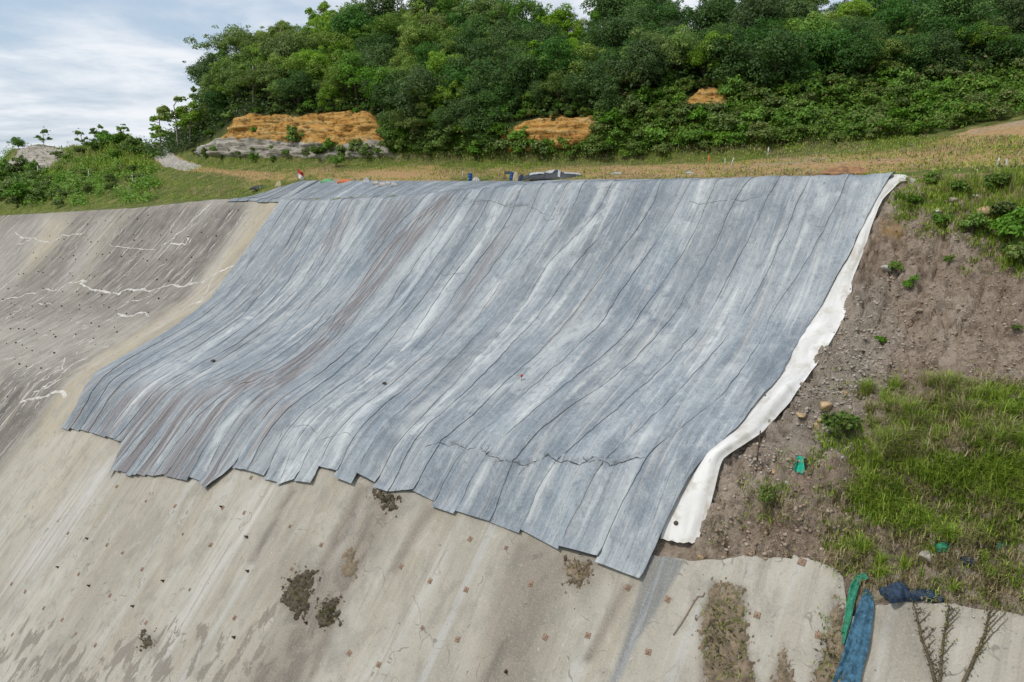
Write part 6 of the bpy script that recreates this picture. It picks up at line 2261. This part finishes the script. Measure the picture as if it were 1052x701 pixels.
def vines():
    V = [([(938, 616), (942, 634), (946, 653), (951, 668), (956, 683), (961, 706)], 'leftmost dark climbing stem on the lower right concrete', .035),
         ([(975, 622), (972, 640), (969, 655), (967, 680), (965, 706)], 'middle leafy climbing stem between two bare ones on the concrete', .03),
         ([(1018, 624), (1014, 640), (1011, 653), (1004, 668), (999, 680), (988, 706)], 'rightmost forked dark climbing stem on the concrete', .035)]
    for k, (pts, lab, r) in enumerate(V):
        root = None
        a = np.array(pts, float)
        u = np.linspace(0, len(a) - 1, 40)
        X = np.interp(u, range(len(a)), a[:, 0]) + 2.5 * (fbm(u * 1.3, u * 0 + k, 970, 3) - .5); Y = np.interp(u, range(len(a)), a[:, 1])
        H = [conc_hit(x, y) for x, y in zip(X, Y)]
        P = np.array([h[0] + h[1] * .05 for h in H])
        v, q, t = tube(P, np.linspace(r * .45, r * 1.5, 40), 6)
        root = link('climbing_vine', mesh_np('climbing_vine', v, q, t, smooth=True), M['stem'])
        tag(root, lab, 'vine', 'vines climbing the lower right concrete')
        lc, ln = [], []
        tw = MB()
        forks = range(3, 38, 4)
        for i in forks:
            sg = 1 if (i // 2) % 2 else -1
            L = RNG.uniform(5, 20) if k != 2 or i > 8 else 30
            if k == 2 and i in (23, 15): L = 40; sg = 1
            n = 9
            xs = X[i] + sg * np.linspace(0, 1, n) * L * .75 + 1.5 * (vn(np.arange(n) * .8 + i, np.arange(n) * 0., 975) - .5); ys = Y[i] - np.linspace(0, 1, n) * L * .8
            ys = np.maximum(ys, 626)
            hh = [conc_hit(x, y) for x, y in zip(xs, ys)]
            pp = np.array([h[0] + h[1] * .04 for h in hh])
            tw.put(*tube(pp, np.linspace(.018, .006, n), 4))
            for h in hh[1:]:
                for _ in range(1):
                    lc.append(h[0] + h[1] * RNG.uniform(.02, .1) + RNG.normal(size=3) * .06); ln.append(h[1] + RNG.normal(size=3) * .5)
        for i in range(40):
            for _ in range(3):
                lc.append(P[i] + H[i][1] * RNG.uniform(0, .06) + RNG.normal(size=3) * .05); ln.append(H[i][1] + RNG.normal(size=3) * .6)
        link('twigs', tw.mesh('twigs'), M['stem'], root)['kind'] = 'stuff'
        v, q = leaf_quads(np.array(lc), np.array(ln), RNG.uniform(.04, .09, len(lc)))
        link('leaves', mesh_np('leaves', v, q), M['leaf_vine'], root)


M['leaf_vine'] = material('withered vine leaves', m_leaf((.04, .045, .018), (.075, .07, .03), (.12, .11, .05), oldf=.35))
vines()
patch_litter()


def plants():
    for k, (x, y, sc, key, lab) in enumerate([(866, 449, .62, 'shrub', 'bright green leafy plant left of the tall grass'), (920, 279, .32, 'shrub', 'small green plant beside the pale flat rock'), (935, 296, .30, 'shrub_dark', 'round dark green tuft on the bare soil slope'),
                                              (905, 352, .2, 'shrub', 'tiny green plant low on the bare soil slope'), (965, 232, .34, 'shrub_dark', 'dark green plant at the top of the bare slope'), (940, 212, .36, 'shrub', 'bright green plant at the left of the upper weeds'),
                                              (1000, 240, .5, 'shrub_dark', 'dark leafy plant below the upper boulder'), (1040, 250, .8, 'shrub_dark', 'largest dark shrub at the right edge of the bare slope'), (1048, 275, .7, 'shrub', 'green shrub low at the right edge of the bare slope'),
                                              (985, 200, .45, 'shrub', 'green plant beside the tall grey brown rock'), (955, 190, .4, 'shrub_olive', 'olive plant near the top of the slope'), (1020, 195, .5, 'shrub', 'green plant among the reeds at the upper right'),
                                              (1030, 228, .6, 'shrub', 'leafy shrub right of the upper boulder'), (975, 270, .25, 'shrub_olive', 'small olive plant in the middle of the bare slope'), (925, 205, .25, 'shrub_olive', 'small olive plant beside the white strip top'),
                                              (788, 515, .35, 'shrub_olive', 'brownish green plant on the broken ledge'), (1045, 340, .2, 'shrub', 'tiny plant at the right edge of the bare soil')]):
        bush(key, x, y, sc, lab, 'plants on the soil slope', lambda a, b: soil_hit(a, b), 'plant', 'plant')


plants()


# ------------------------------------------------------------------ labels that would still be shared
def settle_labels():
    by = {}
    for o in list(COL.objects):
        if o.parent is None and o.get('category'):
            by.setdefault(o['label'], []).append(o)
    words = {2: ['left one', 'right one'], 3: ['left of three', 'middle of three', 'right of three']}
    for lab, os_ in by.items():
        n = len(os_)
        if n < 2: continue
        os_.sort(key=lambda o: o.location.x / max(1e-6, o.location.y))
        for i, o in enumerate(os_):
            w = words[n][i] if n in words else (ORD[i] + ' from left' if i < 20 else 'far right')
            l = lab + ', ' + w
            if len(l.split()) > 16: l = lab.replace('the ', '') + ', ' + w
            o['label'] = l


settle_labels()
